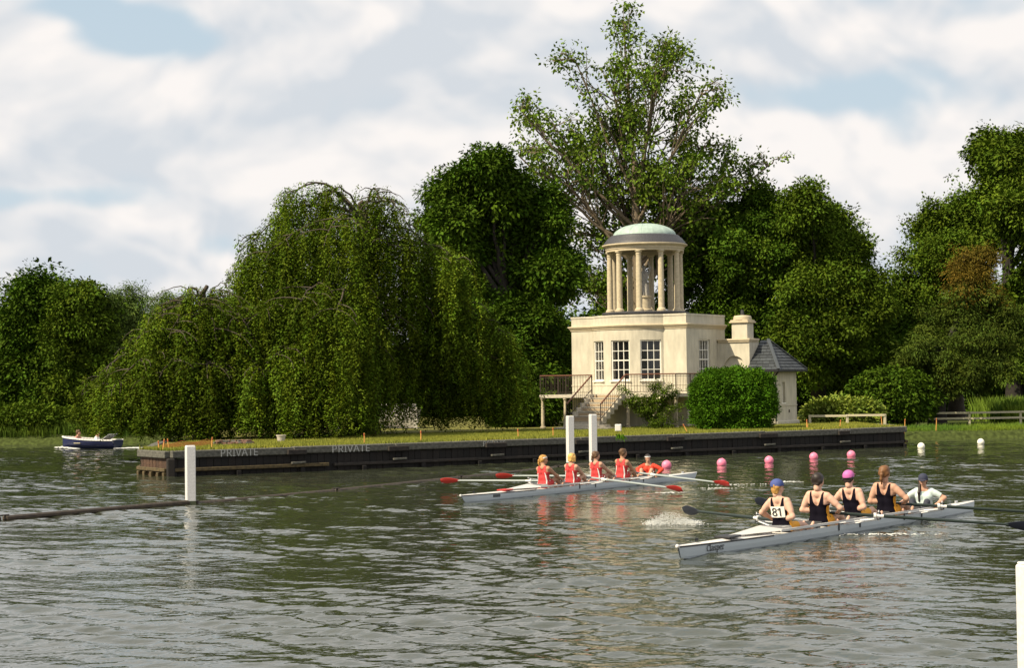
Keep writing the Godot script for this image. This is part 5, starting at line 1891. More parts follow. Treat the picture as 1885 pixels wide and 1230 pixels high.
	if look.has("bib"):
		var zb := 0.0
		for p in cloth.v:
			var q: Vector3 = base.call(p)
			if absf(q.x) < 0.08 and q.y > 0.28 and q.y < 0.47: zb = minf(zb, q.z)
		var patch := MB.new()
		var f := func(u: float, v: float) -> Vector3:
			return up.call(u, v, zb - 0.016 + u * u * 1.5)
		for i in 8:
			for j in 4:
				var u0 := lerpf(0.132, -0.132, i / 8.0); var u1 := lerpf(0.132, -0.132, (i + 1) / 8.0)
				var v0 := lerpf(0.275, 0.465, j / 4.0); var v1 := lerpf(0.275, 0.465, (j + 1) / 4.0)
				patch.quad(f.call(u0, v0), f.call(u1, v0), f.call(u1, v1), f.call(u0, v1))
		var bn := part("number_bib", patch, M.bib, t)
		for c in 2:
			var tm := TextMesh.new()
			var font := SystemFont.new()
			font.font_names = PackedStringArray(["Droid Sans"])
			tm.font = font
			tm.text = ["8", "1"][c]
			tm.font_size = 64
			tm.pixel_size = 0.19 / 64.0
			tm.depth = 0.003
			var u := 0.05 if c == 0 else -0.05
			part("numeral", tm, M.black, bn, Transform3D(lean * Basis(Vector3.UP, PI) * Basis(Vector3.UP, -u * 3.0).scaled(Vector3(1.15, 1, 1)), f.call(u, 0.37) + lean * Vector3(0, 0, -0.009)))
	return t


# ---------------------------------------------------------------- rowing fours, oars and crews
func station(z: float, half: float) -> Array:   # half beam, gunwale height, keel depth at z along the boat
	var u := absf(z) / half
	var beam := 0.255 * pow(maxf(0.0, 1.0 - pow(u, 2.3)), 0.85) + 0.012
	var gun := 0.168 + 0.02 * u * u + (0.02 if absf(z) < 3.0 else 0.0) * (1.0 - absf(z) / 3.0)
	var keel := -0.12 * pow(maxf(0.0, 1.0 - pow(u, 3.0)), 0.7)
	return [beam, gun, keel]


func four(called: String, label: String, half: float, xf: Transform3D, stripe: Material, patch: Material, script_: String) -> Dictionary:
	var t := thing(called, label, "rowing boat", xf, "coxed fours racing past the island")
	var hull := MB.new()
	var n := 60
	var prof := []
	for i in n + 1:
		var z := lerpf(-half, half, float(i) / n)
		var s := station(z, half)
		var rake := clampf((absf(z) - 5.6) / 0.37, 0, 1) * 0.18 * signf(z)
		var ring := PackedVector3Array()
		for sg in [1.0]:
			ring.append_array([Vector3(s[0], s[1], z), Vector3(s[0] * 1.01, 0.09, z - rake * 0.4), Vector3(s[0] * 0.97, 0.02, z - rake * 0.8), Vector3(s[0] * 0.75, s[2] * 0.6, z - rake), Vector3(s[0] * 0.35, s[2] * 0.93, z - rake), Vector3(0, s[2], z - rake)])
		prof.append(ring)
	for i in n:
		for j in 5:
			for sg in [1.0, -1.0]:
				var m := Vector3(sg, 1, 1)
				var a: Vector3 = prof[i][j] * m; var b: Vector3 = prof[i + 1][j] * m; var c: Vector3 = prof[i + 1][j + 1] * m; var d: Vector3 = prof[i][j + 1] * m
				if sg > 0: hull.quad(d, c, b, a)
				else: hull.quad(a, b, c, d)
	part("hull", hull, M.hull, t)
	# decks over bow and stern, cockpit floor between
	for k in 3:
		var d := MB.new()
		var z0: float = [-half, -2.95, 3.95][k]
		var z1: float = [-2.95, 3.95, half][k]
		for i in 24:
			var za := lerpf(z0, z1, i / 24.0)
			var zb := lerpf(z0, z1, (i + 1) / 24.0)
			var sa := station(za, half); var sb := station(zb, half)
			if k == 1:
				var fy := 0.06
				d.quad(Vector3(-sa[0] * 0.93, fy, za), Vector3(-sb[0] * 0.93, fy, zb), Vector3(sb[0] * 0.93, fy, zb), Vector3(sa[0] * 0.93, fy, za))
				for sg in [-1.0, 1.0]:
					var p: Array = [Vector3(sg * sa[0] * 0.93, fy, za), Vector3(sg * sb[0] * 0.93, fy, zb), Vector3(sg * sb[0] * 0.93, sb[1] - 0.002, zb), Vector3(sg * sa[0] * 0.93, sa[1] - 0.002, za), Vector3(sg * sb[0], sb[1], zb), Vector3(sg * sa[0], sa[1], za)]
					d._q2(p[0], p[1], p[2], p[3], sg < 0)
					d._q2(p[3], p[2], p[4], p[5], sg < 0)
			else:
				for sg in [-1.0, 1.0]:
					var ca: float = 0.02 + 0.05 * sa[0]; var cb: float = 0.02 + 0.05 * sb[0]
					d._q2(Vector3(0, sa[1] + ca, za), Vector3(0, sb[1] + cb, zb), Vector3(sg * sb[0], sb[1] + 0.002, zb), Vector3(sg * sa[0], sa[1] + 0.002, za), sg < 0)
		part(["bow_deck", "cockpit", "stern_deck"][k], d, M.cockpit if k == 1 else M.deck, t)
	# raised washboard in front of the bow seat
	var wb := MB.new()
	for sg in [-1.0, 1.0]:
		var a := Vector3(0, 0.235, -4.35); var b := Vector3(0, 0.33, -3.2)
		var c := Vector3(sg * 0.265, 0.222, -2.5); var d := Vector3(sg * 0.255, 0.30, -2.6)
		wb._q2(a, c, d, b, sg < 0)
		wb._q2(b, d, Vector3(sg * 0.2, 0.285, -2.75), Vector3(0, 0.31, -3.05), sg < 0)
		wb.bar(Vector3(sg * 0.262, 0.235, -2.95), Vector3(sg * 0.278, 0.23, 3.95), 0.02, 0.045, 0.005)
	part("washboard", wb, M.deck, t)
	var box := MB.new()
	box.bar(Vector3(0, 0.225, -4.42), Vector3(0, 0.235, -4.05), 0.30, 0.03, 0.01)
	part("deck_patch", box, patch, t)
	var sp := MB.new()
	for sg in [-1.0, 1.0]:
		for i in 22:
			var za := lerpf(-half + 0.02, -3.1, i / 22.0)
			var zb := lerpf(-half + 0.02, -3.1, (i + 1) / 22.0)
			var sa := station(za, half); var sb := station(zb, half)
			sp._q2(Vector3(sg * (sa[0] + 0.004), sa[1] + 0.004, za), Vector3(sg * (sb[0] + 0.004), sb[1] + 0.004, zb), Vector3(sg * (sb[0] + 0.005), sb[1] - 0.022, zb), Vector3(sg * (sa[0] + 0.005), sa[1] - 0.022, za), sg < 0)
	part("stripe", sp, stripe, t)
	var ball := MB.new()
	var bp := PackedVector2Array()
	for i in 9:
		bp.push_back(Vector2(cos(lerpf(-PI / 2, PI / 2, i / 8.0)) * 0.032, sin(lerpf(-PI / 2, PI / 2, i / 8.0)) * 0.032))
	ball.lathe(bp, 12, move(0, 0.19, -half - 0.02), true)
	part("bow_ball", ball, M.deck, t)
	var slot := MB.new()
	slot.box(move(0, 0.25, -half + 0.55), Vector3(0.012, 0.05, 0.09), 0.004)
	part("number_clip", slot, M.black, t)
	var fin := MB.new()
	fin.box(move(0, 0.23, half - 0.9), Vector3(0.012, 0.05, 0.12), 0.004)
	part("rudder_post", fin, M.alloy, t)
	if script_:
		var tm := TextMesh.new()
		var font := SystemFont.new()
		font.font_names = PackedStringArray(["Droid Serif"])
		font.font_italic = true
		tm.font = font
		tm.text = script_
		tm.font_size = 48
		tm.pixel_size = 0.135 / 48.0
		tm.depth = 0.003
		var za := -4.83
		var s0 := station(za - 0.25, half); var s1 := station(za + 0.25, half)
		var along := Vector3(-(s1[0] - s0[0]), 0, 0.5).normalized()
		part("hull_lettering", tm, M.black, t, Transform3D(Basis(along, Vector3.UP, along.cross(Vector3.UP)), Vector3(-(station(za, half)[0]) * 1.01 - 0.010, 0.105, za)))
	else:
		var lt := MB.new()
		for i in 6:
			var za := -4.95 + i * 0.05
			lt.box(move(-station(za, half)[0] * 1.01 - 0.006, 0.11, za), Vector3(0.004, 0.07, 0.034))
		part("hull_lettering", lt, M.black, t)
	for i in 4:
		var z: float = [-2.4, -1.05, 0.3, 1.65][i]
		var seat := MB.new()
		seat.box(move(0, 0.15, z), Vector3(0.3, 0.03, 0.24), 0.012)
		part("seat", seat, M.cockpit, t)
		var stretcher := MB.new()
		stretcher.box(rot(Vector3(-48, 0, 0), Vector3(0, 0.17, z + 1.02)), Vector3(0.34, 0.03, 0.26), 0.008)
		part("stretcher", stretcher, M.black, t)
	return {"node": t, "xf": xf}


func oar_mesh() -> Array:   # along +z, gate at the origin, handle on -z
	var shaft := MB.new()
	shaft.tube(PackedVector3Array([Vector3(0, 0, -0.82), Vector3(0, 0, 0), Vector3(0, 0, 1.2), Vector3(0, 0, 2.2)]), PackedFloat32Array([0.027, 0.029, 0.027, 0.021]), 10)
	var grip := MB.new()
	grip.tube(PackedVector3Array([Vector3(0, 0, -1.13), Vector3(0, 0, -0.82)]), PackedFloat32Array([0.021, 0.0235]), 10)
	var collar := MB.new()
	collar.tube(PackedVector3Array([Vector3(0, 0, -0.09), Vector3(0, 0, -0.05), Vector3(0, 0, -0.045), Vector3(0, 0, 0.08)]), PackedFloat32Array([0.05, 0.05, 0.03, 0.03]), 12)
	var blade := MB.new()
	var k := 14
	var top := []
	for i in k + 1:
		var u := float(i) / k
		var w := 0.018 + 0.085 * pow(sin(clampf(u * 1.12, 0, 1) * PI * 0.62), 1.1) * (1.0 - 0.35 * pow(maxf(0.0, u - 0.72) / 0.28, 2.0))
		var z := 2.14 + 0.60 * u
		var bow := -0.035 * u * u
		var row := []
		for j in 5:
			var s := (j - 2) / 2.0
			row.append(Vector3(s * w, bow + 0.016 * s * s * u, z))
		top.append(row)
	for i in k:
		for j in 4:
			var q := [top[i][j], top[i][j + 1], top[i + 1][j + 1], top[i + 1][j]]
			var d := Vector3(0, 0.005, 0)
			blade.quad(q[3] + d, q[2] + d, q[1] + d, q[0] + d)
			blade.quad(q[0] - d, q[1] - d, q[2] - d, q[3] - d)
		for s in [0, 4]:
			blade._q2(top[i][s] - Vector3(0, 0.005, 0), top[i + 1][s] - Vector3(0, 0.005, 0), top[i + 1][s] + Vector3(0, 0.005, 0), top[i][s] + Vector3(0, 0.005, 0), s == 0)
	blade.quad(top[k][0] - Vector3(0, 0.005, 0), top[k][4] - Vector3(0, 0.005, 0), top[k][4] + Vector3(0, 0.005, 0), top[k][0] + Vector3(0, 0.005, 0))
	return [shaft.mesh(), grip.mesh(), collar.mesh(), blade.mesh()]


func crew(boat: Dictionary, phi: float, lean: float, gate_ahead: float, rise: float, roll: float, oar_m: Array, oar_parts: Array, looks: Array, labels: Array, oar_labels: Array, straight: bool, oar_group: String) -> void:
	var t: Node3D = boat.node
	var xf: Transform3D = boat.xf
	var seats := [-2.4, -1.05, 0.3, 1.65]
	for i in 4:
		var sg := 1.0 if i % 2 == 0 else -1.0      # starboard for the first and third seat
		var z: float = seats[i]
		var gate := Vector3(sg * 0.83, 0.33, z + gate_ahead)
		var ph := phi + rnd(-1.5, 1.5)
		var o := Vector3(sg * cos(deg_to_rad(ph)), -sin(deg_to_rad(rise if sg < 0 else rise * 0.1)), sin(deg_to_rad(ph))).normalized()
		# rigger: a tripod of white tubes to the gate
		var rg := MB.new()
		for dz in [-0.42, 0.40]:
			rg.rod(Vector3(sg * 0.27, 0.215, gate.z + dz), gate + Vector3(-sg * 0.01, -0.05, 0), 0.013, 0.012, 7)
		rg.rod(Vector3(sg * 0.27, 0.17, gate.z - 0.05), gate + Vector3(0, -0.06, 0), 0.011, 0.011, 7)
		rg.rod(Vector3(sg * 0.27, 0.24, gate.z + 0.86), gate + Vector3(0, 0.07, 0.01), 0.009, 0.009, 7)
		rg.rod(gate + Vector3(0, -0.09, 0), gate + Vector3(0, 0.10, 0), 0.011, 0.011, 7)
		part("rigger", rg, M.alloy, t)
		var gt := MB.new()
		gt.box(Transform3D(Basis(), gate + Vector3(0, 0.0, 0.035)), Vector3(0.05, 0.11, 0.02), 0.005)
		gt.box(Transform3D(Basis(), gate + Vector3(0, -0.055, 0.0)), Vector3(0.05, 0.02, 0.08), 0.005)
		gt.box(Transform3D(Basis(), gate + Vector3(0, 0.06, 0.0)), Vector3(0.05, 0.015, 0.08), 0.005)
		part("gate", gt, M.black, t)
		for dz in [-0.42, 0.40]:
			var br := MB.new()
			br.box(Transform3D(Basis(), Vector3(sg * (station(gate.z + dz, 5.97)[0] + 0.012), 0.15, gate.z + dz)), Vector3(0.014, 0.13, 0.035), 0.003)
			part("bracket", br, M.black, t)
		# oar
		var x := Vector3.UP.cross(o).normalized()
		var ob := Basis(x, o.cross(x), o) * Basis.from_euler(Vector3(0, 0, deg_to_rad(roll * sg)))
		var on := thing("oar", oar_labels[i], "oar", xf * Transform3D(ob, gate), oar_group)
		part("shaft", oar_parts[0], M[oar_m[0]], on)
		part("grip", oar_parts[1], M[oar_m[2]], on)
		part("collar", oar_parts[2], M.white_paint, on)
		part("blade", oar_parts[3], M[oar_m[1]], on)
		# rower
		var seat := Vector3(0, 0.165, z)
		var near_hand := gate - o * 0.70 - seat
		var far_hand := gate - o * 1.06 - seat
		var hands := [far_hand, near_hand] if sg > 0 else [near_hand, far_hand]
		var g := o * sg
		var fz := 0.68 if straight else 0.58
		var poles := [Vector3(-0.9, -0.35, -0.35), Vector3(0.9, -0.35, -0.35)] if straight else [Vector3(-0.5, -0.7, -0.1), Vector3(0.5, -0.7, -0.1)]
		var reach := [Vector3(0.25, -0.1, 1), Vector3(-0.25, -0.1, 1)] if straight else [Vector3(0.1, -0.3, 1), Vector3(-0.1, -0.3, 1)]
		person(labels[i], xf * Transform3D(Basis(), seat), {"lean": lean + rnd(-3.5, 3.5), "tilt": -sg * 2.5, "hands": hands, "reach": reach, "grips": [g, g], "feet": [Vector3(-0.09, 0.0, fz + 0.15), Vector3(0.09, 0.0, fz + 0.15)], "poles": poles, "head": looks[i].get("turn", Vector3.ZERO)}, looks[i], boat.crew)


func boats() -> void:
	body_stock()
	var om := oar_mesh()
	var near_turn := atan2(0.6, -0.8)
	var near_xf := Transform3D(Basis(Vector3.UP, near_turn), Vector3(5.95, 0.0, -32.2))
	var far_turn := atan2(0.57, -0.82)
	var far_xf := Transform3D(Basis(Vector3.UP, far_turn).scaled(Vector3.ONE * 0.9), Vector3(1.96, 0.0, -46.0))
	var nb := four("rowing_boat", "nearer white coxed four with a black stripe along its bow, crewed in black", 5.75, near_xf, M.black, M.black, "Clasper")
	nb.crew = "crew in black and gold"
	crew(nb, 31.0, -11.0, 0.60, 4.2, 62.0, ["oar_dark", "blade_navy", "oar_dark"], om, [
		{"skin": "skin_a", "suit": "suit", "cloth": "suit_black", "panel": "suit_gold", "hair": "hair_blonde", "hair_cut": "under", "cap": "cap_blue", "emblem": "yellow", "brim_mat": "cap_navy", "bib": true, "turn": Vector3(5, -38, 0), "size": 0.98, "broad": 0.95},
		{"skin": "skin_a", "suit": "suit", "cloth": "suit_black", "panel": "suit_gold", "hair": "hair_dark", "hair_cut": "short", "turn": Vector3(8, -6, 0), "size": 1.03, "broad": 1.02, "scoop": 0.37},
		{"skin": "skin_a", "suit": "suit", "cloth": "suit_black", "panel": "suit_gold", "hair": "hair_dark", "hair_cut": "short", "cap": "cap_pink", "brim": false, "turn": Vector3(4, 4, 0), "size": 1.02},
		{"skin": "skin_b", "suit": "suit", "cloth": "suit_black", "panel": "suit_gold", "hair": "hair_auburn", "hair_cut": "tail", "turn": Vector3(0, 0, 0), "size": 1.06},
	], [
		"rower in a blue cap with the number 81 on a black suit back",
		"dark short haired rower in black and gold, second from the bow, pulling her oar",
		"rower in a pink cap and black and gold suit, leaning back",
		"rower with auburn tied hair in black, seated just in front of the coxswain",
	], [
		"dark bladed oar lifted over the splash, held by the rower in the blue cap",
		"dark oar reaching to the right edge, held by the dark haired rower in black",
		"dark bladed oar mostly hidden behind its crew, held by the rower in the pink cap",
		"dark oar of the auburn haired rower, farther of the two at the right edge",
	], true, "oars of the crew in black")
	var cox := Transform3D(Basis(Vector3.UP, PI + 0.1), Vector3(0, 0.03, 3.35))
	person("coxswain in a pale teal shirt and navy cap, dark plait over one shoulder", near_xf * cox, {"lean": 6.0, "hands": [Vector3(-0.27, 0.20, 0.2), Vector3(0.27, 0.20, 0.2)], "reach": [Vector3(0.1, -0.3, 1), Vector3(-0.1, -0.3, 1)], "grips": [Vector3(0.98, 0, 0.2), Vector3(0.98, 0, -0.2)], "feet": [Vector3(-0.08, 0.02, 0.55), Vector3(0.08, 0.02, 0.55)], "poles": [Vector3(-1, -0.2, -0.5), Vector3(1, -0.2, -0.5)], "head": Vector3(6, 12, 0), "toes_up": false},
		{"skin": "skin_b", "suit": "tee", "cloth": "tee_teal", "hair": "hair_dark", "hair_cut": "plait", "cap": "cap_navy", "brim": true, "emblem": "visor", "size": 0.92}, "crew in black and gold")
	var fb := four("rowing_boat", "farther white coxed four with red oars, crewed in red", 6.2, far_xf, M.black, M.blade_red, "")
	fb.crew = "crew in red"
	crew(fb, -9.0, 6.0, 0.47, 4.0, 52.0, ["oar_grey", "blade_red", "alloy"], om, [
		{"skin": "skin_c", "suit": "suit", "cloth": "suit_red", "piping": true, "hair": "hair_blonde", "hair_cut": "tail", "band": "visor", "turn": Vector3(0, -50, 0), "scoop": 0.52, "strap": 0.135, "hole": 0.44},
		{"skin": "skin_b", "suit": "suit", "cloth": "suit_red", "piping": true, "hair": "hair_yellow", "hair_cut": "bob", "turn": Vector3(0, -10, 0), "scoop": 0.52, "strap": 0.135, "hole": 0.44},
		{"skin": "skin_b", "suit": "suit", "cloth": "suit_red", "piping": true, "hair": "hair_brown", "hair_cut": "tail", "turn": Vector3(0, -25, 0), "scoop": 0.52, "strap": 0.135, "hole": 0.44},
		{"skin": "skin_c", "suit": "suit", "cloth": "suit_red", "piping": true, "hair": "hair_brown", "hair_cut": "short", "turn": Vector3(0, -20, 0), "scoop": 0.50, "strap": 0.135, "hole": 0.44, "size": 1.04},
	], [
		"rower in red at the bow with a sandy pony tail and head turned right",
		"rower in red with a curly blonde bob, in front of the first far white post",
		"rower in red with long brown hair, third from the bow",
		"rower in red with short dark brown hair, facing the coxswain in red",
	], [
		"leftmost red bladed oar, held by the bow rower in red",
		"red bladed oar crossing in front of the white hull, held by the curly blonde rower",
		"red bladed oar half hidden behind the bow rower in red",
		"red bladed oar reaching right past the coxswain in red",
	], false, "oars of the crew in red")
	person("coxswain in a bright red long sleeved top with a headband, knees drawn up", far_xf * cox, {"lean": 14.0, "hands": [Vector3(-0.30, 0.19, 0.26), Vector3(0.30, 0.19, 0.26)], "reach": [Vector3(0.3, -0.3, 1), Vector3(-0.3, -0.3, 1)], "grips": [Vector3(0.95, 0, 0.3), Vector3(0.95, 0, -0.3)], "feet": [Vector3(-0.09, 0.04, 0.46), Vector3(0.09, 0.04, 0.46)], "poles": [Vector3(-1, -0.1, -0.4), Vector3(1, -0.1, -0.4)], "head": Vector3(4, 30, 0), "toes_up": false},
		{"skin": "skin_b", "suit": "sleeves", "cloth": "top_red", "hair": "hair_dark", "hair_cut": "short", "band": "visor", "shorts": true, "size": 0.95}, "crew in red")


# ---------------------------------------------------------------- posts, booms, buoys, canes, launch and the rest
func on_water(px: float, py: float, y := 0.0) -> Vector3:
	var a := W(px, py, 1.0) - Vector3(0, EYE, 0)
	return Vector3(0, EYE, 0) + a * ((y - EYE) / a.y)


func small_things() -> void:
	# white course posts
	for p in [[-7.65, -42.5, 1.36, 0.215, "white square timber post standing alone on the boom at the left"], [1.9, -60.4, 1.62, 0.215, "left of the two far white posts in front of the stairs"], [2.68, -60.6, 1.66, 0.215, "right of the two far white posts in front of the stairs"], [3.70, -12.8, 1.37, 0.21, "close white post cut by the right edge of the picture"]]:
		var t := thing("white_post", p[4], "post", rot(Vector3(0, 22, rnd(-0.4, 0.4)), Vector3(p[0], 0, p[1])), "white course posts standing in the river")
		var b := MB.new()
		b.box(move(0, (p[2] - 0.6) * 0.5 + 0.0, 0), Vector3(p[3], p[2] + 0.6, p[3]), 0.012)
		part("shaft", b, M.post_white, t)
		b = MB.new()
		b.box(move(0, -0.06, 0), Vector3(p[3] + 0.006, 0.26, p[3] + 0.006), 0.004)
		part("slime_band", b, M.slime, t)
		b = MB.new()
		b.box(move(0, p[2] + 0.008, 0), Vector3(p[3] - 0.02, 0.02, p[3] - 0.02), 0.008)
		part("cap", b, M.white_paint, t)
	# floating booms
	var line := [Vector3(-13.6, 0, -33.5), Vector3(-10.8, 0, -37.9), Vector3(-7.6, 0, -42.6), Vector3(-4.7, 0, -47.2), Vector3(-1.6, 0, -52.9), Vector3(1.4, 0, -58.6), Vector3(3.4, 0, -62.4)]
	var bl := ["cut by the left edge", "leading up to the lone white post", "just past the lone white post", "second past the lone white post", "left of the red crew", "ending at the pair of far white posts"]
	for i in 6:
		var t := thing("boom", "long dark floating timber boom, " + bl[i], "boom", Transform3D(), "floating booms marking the course")
		var a: Vector3 = line[i]
		var e: Vector3 = line[i + 1]
		var y := 0.035 if i < 2 else -0.02
		var d := (e - a).normalized() * 0.06
		var b := MB.new()
		b.bar(a + d + Vector3.UP * y, e - d + Vector3.UP * (y + rnd(-0.008, 0.008)), 0.17, 0.11, 0.03)
		part("timber", b, M.boom, t)
		b = MB.new()
		b.bar(a - d * 2.0 + Vector3.UP * (y + 0.07), a + d * 3.0 + Vector3.UP * (y + 0.07), 0.06, 0.025, 0.005)
		part("iron_strap", b, M.iron, t)
	# buoys
	for p in [[1226, 862, 0.155, "pink", "pink buoy beside the coxswain in red"], [1327, 858, 0.155, "pink", "pink buoy second from the red crew, in front of the round bush"], [1416, 853, 0.15, "pink", "pink buoy below the lodge wall"], [1497, 846, 0.15, "pink", "pink buoy above the auburn haired rower's boat, fourth in the row"], [1567, 842, 0.15, "pink", "pink buoy farthest right in its row"], [1695, 826, 0.145, "white", "small white buoy off the end of the timber wall"], [1804, 818, 0.145, "white", "small white buoy near the right bank under the rail fence"]]:
		var at := on_water(p[0], p[1])
		var t := thing("buoy", p[4], "buoy", Transform3D(Basis.from_euler(Vector3(rnd(-0.2, 0.2), 0, rnd(-0.2, 0.2))), at), p[3] + " buoys along the course")
		var r: float = p[2]
		var b := MB.new()
		var pr := PackedVector2Array()
		for i in 17:
			var a := lerpf(-PI / 2, PI / 2, i / 16.0)
			pr.push_back(Vector2(cos(a) * r, sin(a) * r + r * 0.62))
		b.lathe(pr, 24, Transform3D(), true)
		part("ball", b, M["buoy_" + p[3]], t)
		b = MB.new()
		b.lathe(PackedVector2Array([Vector2(0.02, r * 1.6), Vector2(0.02, r * 1.64), Vector2(0.012, r * 1.67), Vector2(0, r * 1.67)]), 10)
		part("eyelet", b, M["buoy_" + p[3]], t)
	# orange marker canes on the lawn
	for p in [[293, 815, 56.9, 0.36, 2, "leftmost orange cane at the island tip"], [300, 818, 56.4, 0.42, -8, "orange cane leaning right at the island tip"], [312, 817, 56.8, 0.42, 6, "orange cane leaning left at the island tip, third in its cluster"], [390, 815, 57.8, 0.42, -4, "orange cane in front of the red netting"], [671, 814, 61.2, 0.40, 0, "orange cane below the gap in the willow curtain"], [775, 812, 62.7, 0.42, 0, "orange cane right of the gap in the willow curtain"], [954, 806, 65.6, 0.36, 2, "orange cane left of the terrace"], [1018, 800, 66.9, 0.36, 0, "orange cane under the terrace corner"], [1266, 795, 68.9, 0.42, 26, "tilted orange cane between rose and round bush"], [1484, 789, 73.0, 0.40, -3, "orange cane at the foot of the lodge"], [1487, 789, 73.1, 0.38, 9, "thin orange cane crossing another at the lodge foot"], [1545, 788, 73.8, 0.36, -8, "orange cane before the low light green shrub"], [1623, 786, 75.0, 0.44, 4, "tall orange cane near the end of the wall"], [1664, 793, 79.5, 0.6, -3, "pale cane just past the end of the wall"], [1722, 793, 80.5, 0.6, -3, "pale cane at the foot of the leaning trunk"]]:
		var at := W(p[0], p[1], p[2])
		at.y = 0.74 if p[0] < 1650 else 0.36
		var t := thing("marker_cane", p[5], "cane", rot(Vector3(rnd(-3, 3), 0, p[4]), at), "orange canes along the lawn edge")
		var b := MB.new()
		b.tube(PackedVector3Array([Vector3(0, -0.05, 0), Vector3(0.004, p[3] * 0.5, 0), Vector3(0, p[3], 0)]), PackedFloat32Array([0.022, 0.02, 0.018]), 7)
		part("stick", b, M.cane, t)
		b = MB.new()
		b.lathe(PackedVector2Array([Vector2(0.024, p[3] - 0.09), Vector2(0.024, p[3] - 0.03), Vector2(0.0, p[3] - 0.028)]), 7)
		part("tape", b, M.netting, t)
	# netting and the heap of bricks under the lower weeping tree
	var net := thing("orange_netting", "sagging orange plastic netting strung low under the weeping tree", "netting", Transform3D())
	var n0 := W(300, 812, 58.4)
	var n1 := W(392, 810, 61.5)
	n0.y = 0.75
	n1.y = 0.75
	var nb := MB.new()
	for i in 5:
		var y := 0.02 + 0.045 * i
		for k in 8:
			var sag := func(u: float) -> float: return -0.05 * sin(u * TAU * 2.0) * (i / 4.0)
			nb.rod(n0.lerp(n1, k / 8.0) + Vector3.UP * (y + sag.call(k / 8.0)), n0.lerp(n1, (k + 1) / 8.0) + Vector3.UP * (y + sag.call((k + 1) / 8.0)), 0.007, -1, 4)
	for k in 46:
		var q := n0.lerp(n1, k / 45.0)
		nb.rod(q + Vector3.UP * 0.01, q + Vector3.UP * 0.2, 0.006, -1, 4)
	tag(part("mesh_strands", nb, M.netting, net), "", "", "", "stuff")
	var heap := thing("brick_heap", "long low heap of old bricks under the trailing willow branches", "brick heap", Transform3D())
	var bm := MB.new()
	bm.box(Transform3D(), Vector3(0.215, 0.065, 0.103), 0.006)
	var bmesh := bm.mesh()
	for k in 110:
		var at := W(lerpf(398, 465, rng.randf()), 808, 62.0 + rnd(-0.3, 0.3))
		at.y = 0.775 + 0.065 * (k / 44)
		part("brick", bmesh, M.brick if k % 4 else M.coping, heap, Transform3D(Basis.from_euler(Vector3(rnd(-0.1, 0.1), rnd(0, TAU), rnd(-0.1, 0.1))), at))
	# garden things glimpsed through the curtain
	var seat := thing("garden_bench", "white garden bench glimpsed through the gap in the willow curtain", "bench", Transform3D(Basis(Vector3.UP, 0.3), W(650, 800, 82) * Vector3(1, 0, 1) + Vector3(0, 0.74, 0)))
	for i in 4:
		var b := MB.new()
		b.box(move(0, 0.42, -0.15 + 0.1 * i), Vector3(1.5, 0.025, 0.085), 0.005)
		part("seat_slat", b, M.white_paint, seat)
	for i in 3:
		var b := MB.new()
		b.box(rot(Vector3(-12, 0, 0), Vector3(0, 0.55 + 0.12 * i, -0.24 - 0.025 * i)), Vector3(1.5, 0.09, 0.025), 0.005)
		part("back_slat", b, M.white_paint, seat)
	for sx in [-0.68, 0.68]:
		for sz in [-0.2, 0.16]:
			var b := MB.new()
			b.box(move(sx, 0.2, sz), Vector3(0.06, 0.4, 0.06), 0.006)
			part("leg", b, M.white_paint, seat)
	var tub := thing("plant_tub", "small pale tub standing under the weeping tree", "tub", Transform3D(Basis(), W(518, 806, 64.5) * Vector3(1, 0, 1) + Vector3(0, 0.745, 0)))
	var b := MB.new()
	b.lathe(PackedVector2Array([Vector2(0, 0), Vector2(0.12, 0), Vector2(0.16, 0.24), Vector2(0.18, 0.245), Vector2(0.18, 0.28), Vector2(0.15, 0.28), Vector2(0.14, 0.22), Vector2(0, 0.22)]), 18)
	part("pot", b, M.pale_stone, tub)
	b = MB.new()
	b.lathe(PackedVector2Array([Vector2(0.145, 0.225), Vector2(0.08, 0.27), Vector2(0, 0.28)]), 14)
	part("soil", b, M.room, tub)
	# a moored cruiser beyond the island
	var cr := thing("moored_boat", "pale cabin boat moored behind the weeping tree, half hidden by its curtain", "boat", Transform3D(Basis(Vector3.UP, 0.5), W(738, 800, 84) * Vector3(1, 0, 1) + Vector3(0, 0.7, 0)))
	b = MB.new()
	loft(b, 3.6, 0.8, 0.0, 0.75, 0.3)
	part("hull", b, M.cruiser, cr)
	b = MB.new()
	b.box(move(0, 0.95, -0.2), Vector3(1.1, 0.5, 1.7), 0.06)
	part("cabin", b, M.cruiser, cr)
	b = MB.new()
	for s in [-1.0, 1.0]:
		b.box(move(s * 0.555, 1.0, -0.2), Vector3(0.01, 0.2, 1.2))
	part("cabin_window", b, M.black, cr)
	# low white box by the stairs
	var wbx := thing("lawn_lamp_box", "small white box on a stub post on the lawn right of the steps", "box", Transform3D(Basis(Vector3.UP, -0.2), W(1138, 797, 70.0) * Vector3(1, 0, 1) + Vector3(0, 0.74, 0)))
	b = MB.new()
	b.box(move(0, 0.24, 0), Vector3(0.24, 0.27, 0.16), 0.015)
	part("case", b, M.white_paint, wbx)
	b = MB.new()
	b.box(move(0, 0.24, 0.083), Vector3(0.19, 0.21, 0.008), 0.003)
	part("door", b, M.deck, wbx)
	b = MB.new()
	b.rod(Vector3(0, -0.02, 0), Vector3(0, 0.11, 0), 0.03)
	part("stub_post", b, M.coping, wbx)
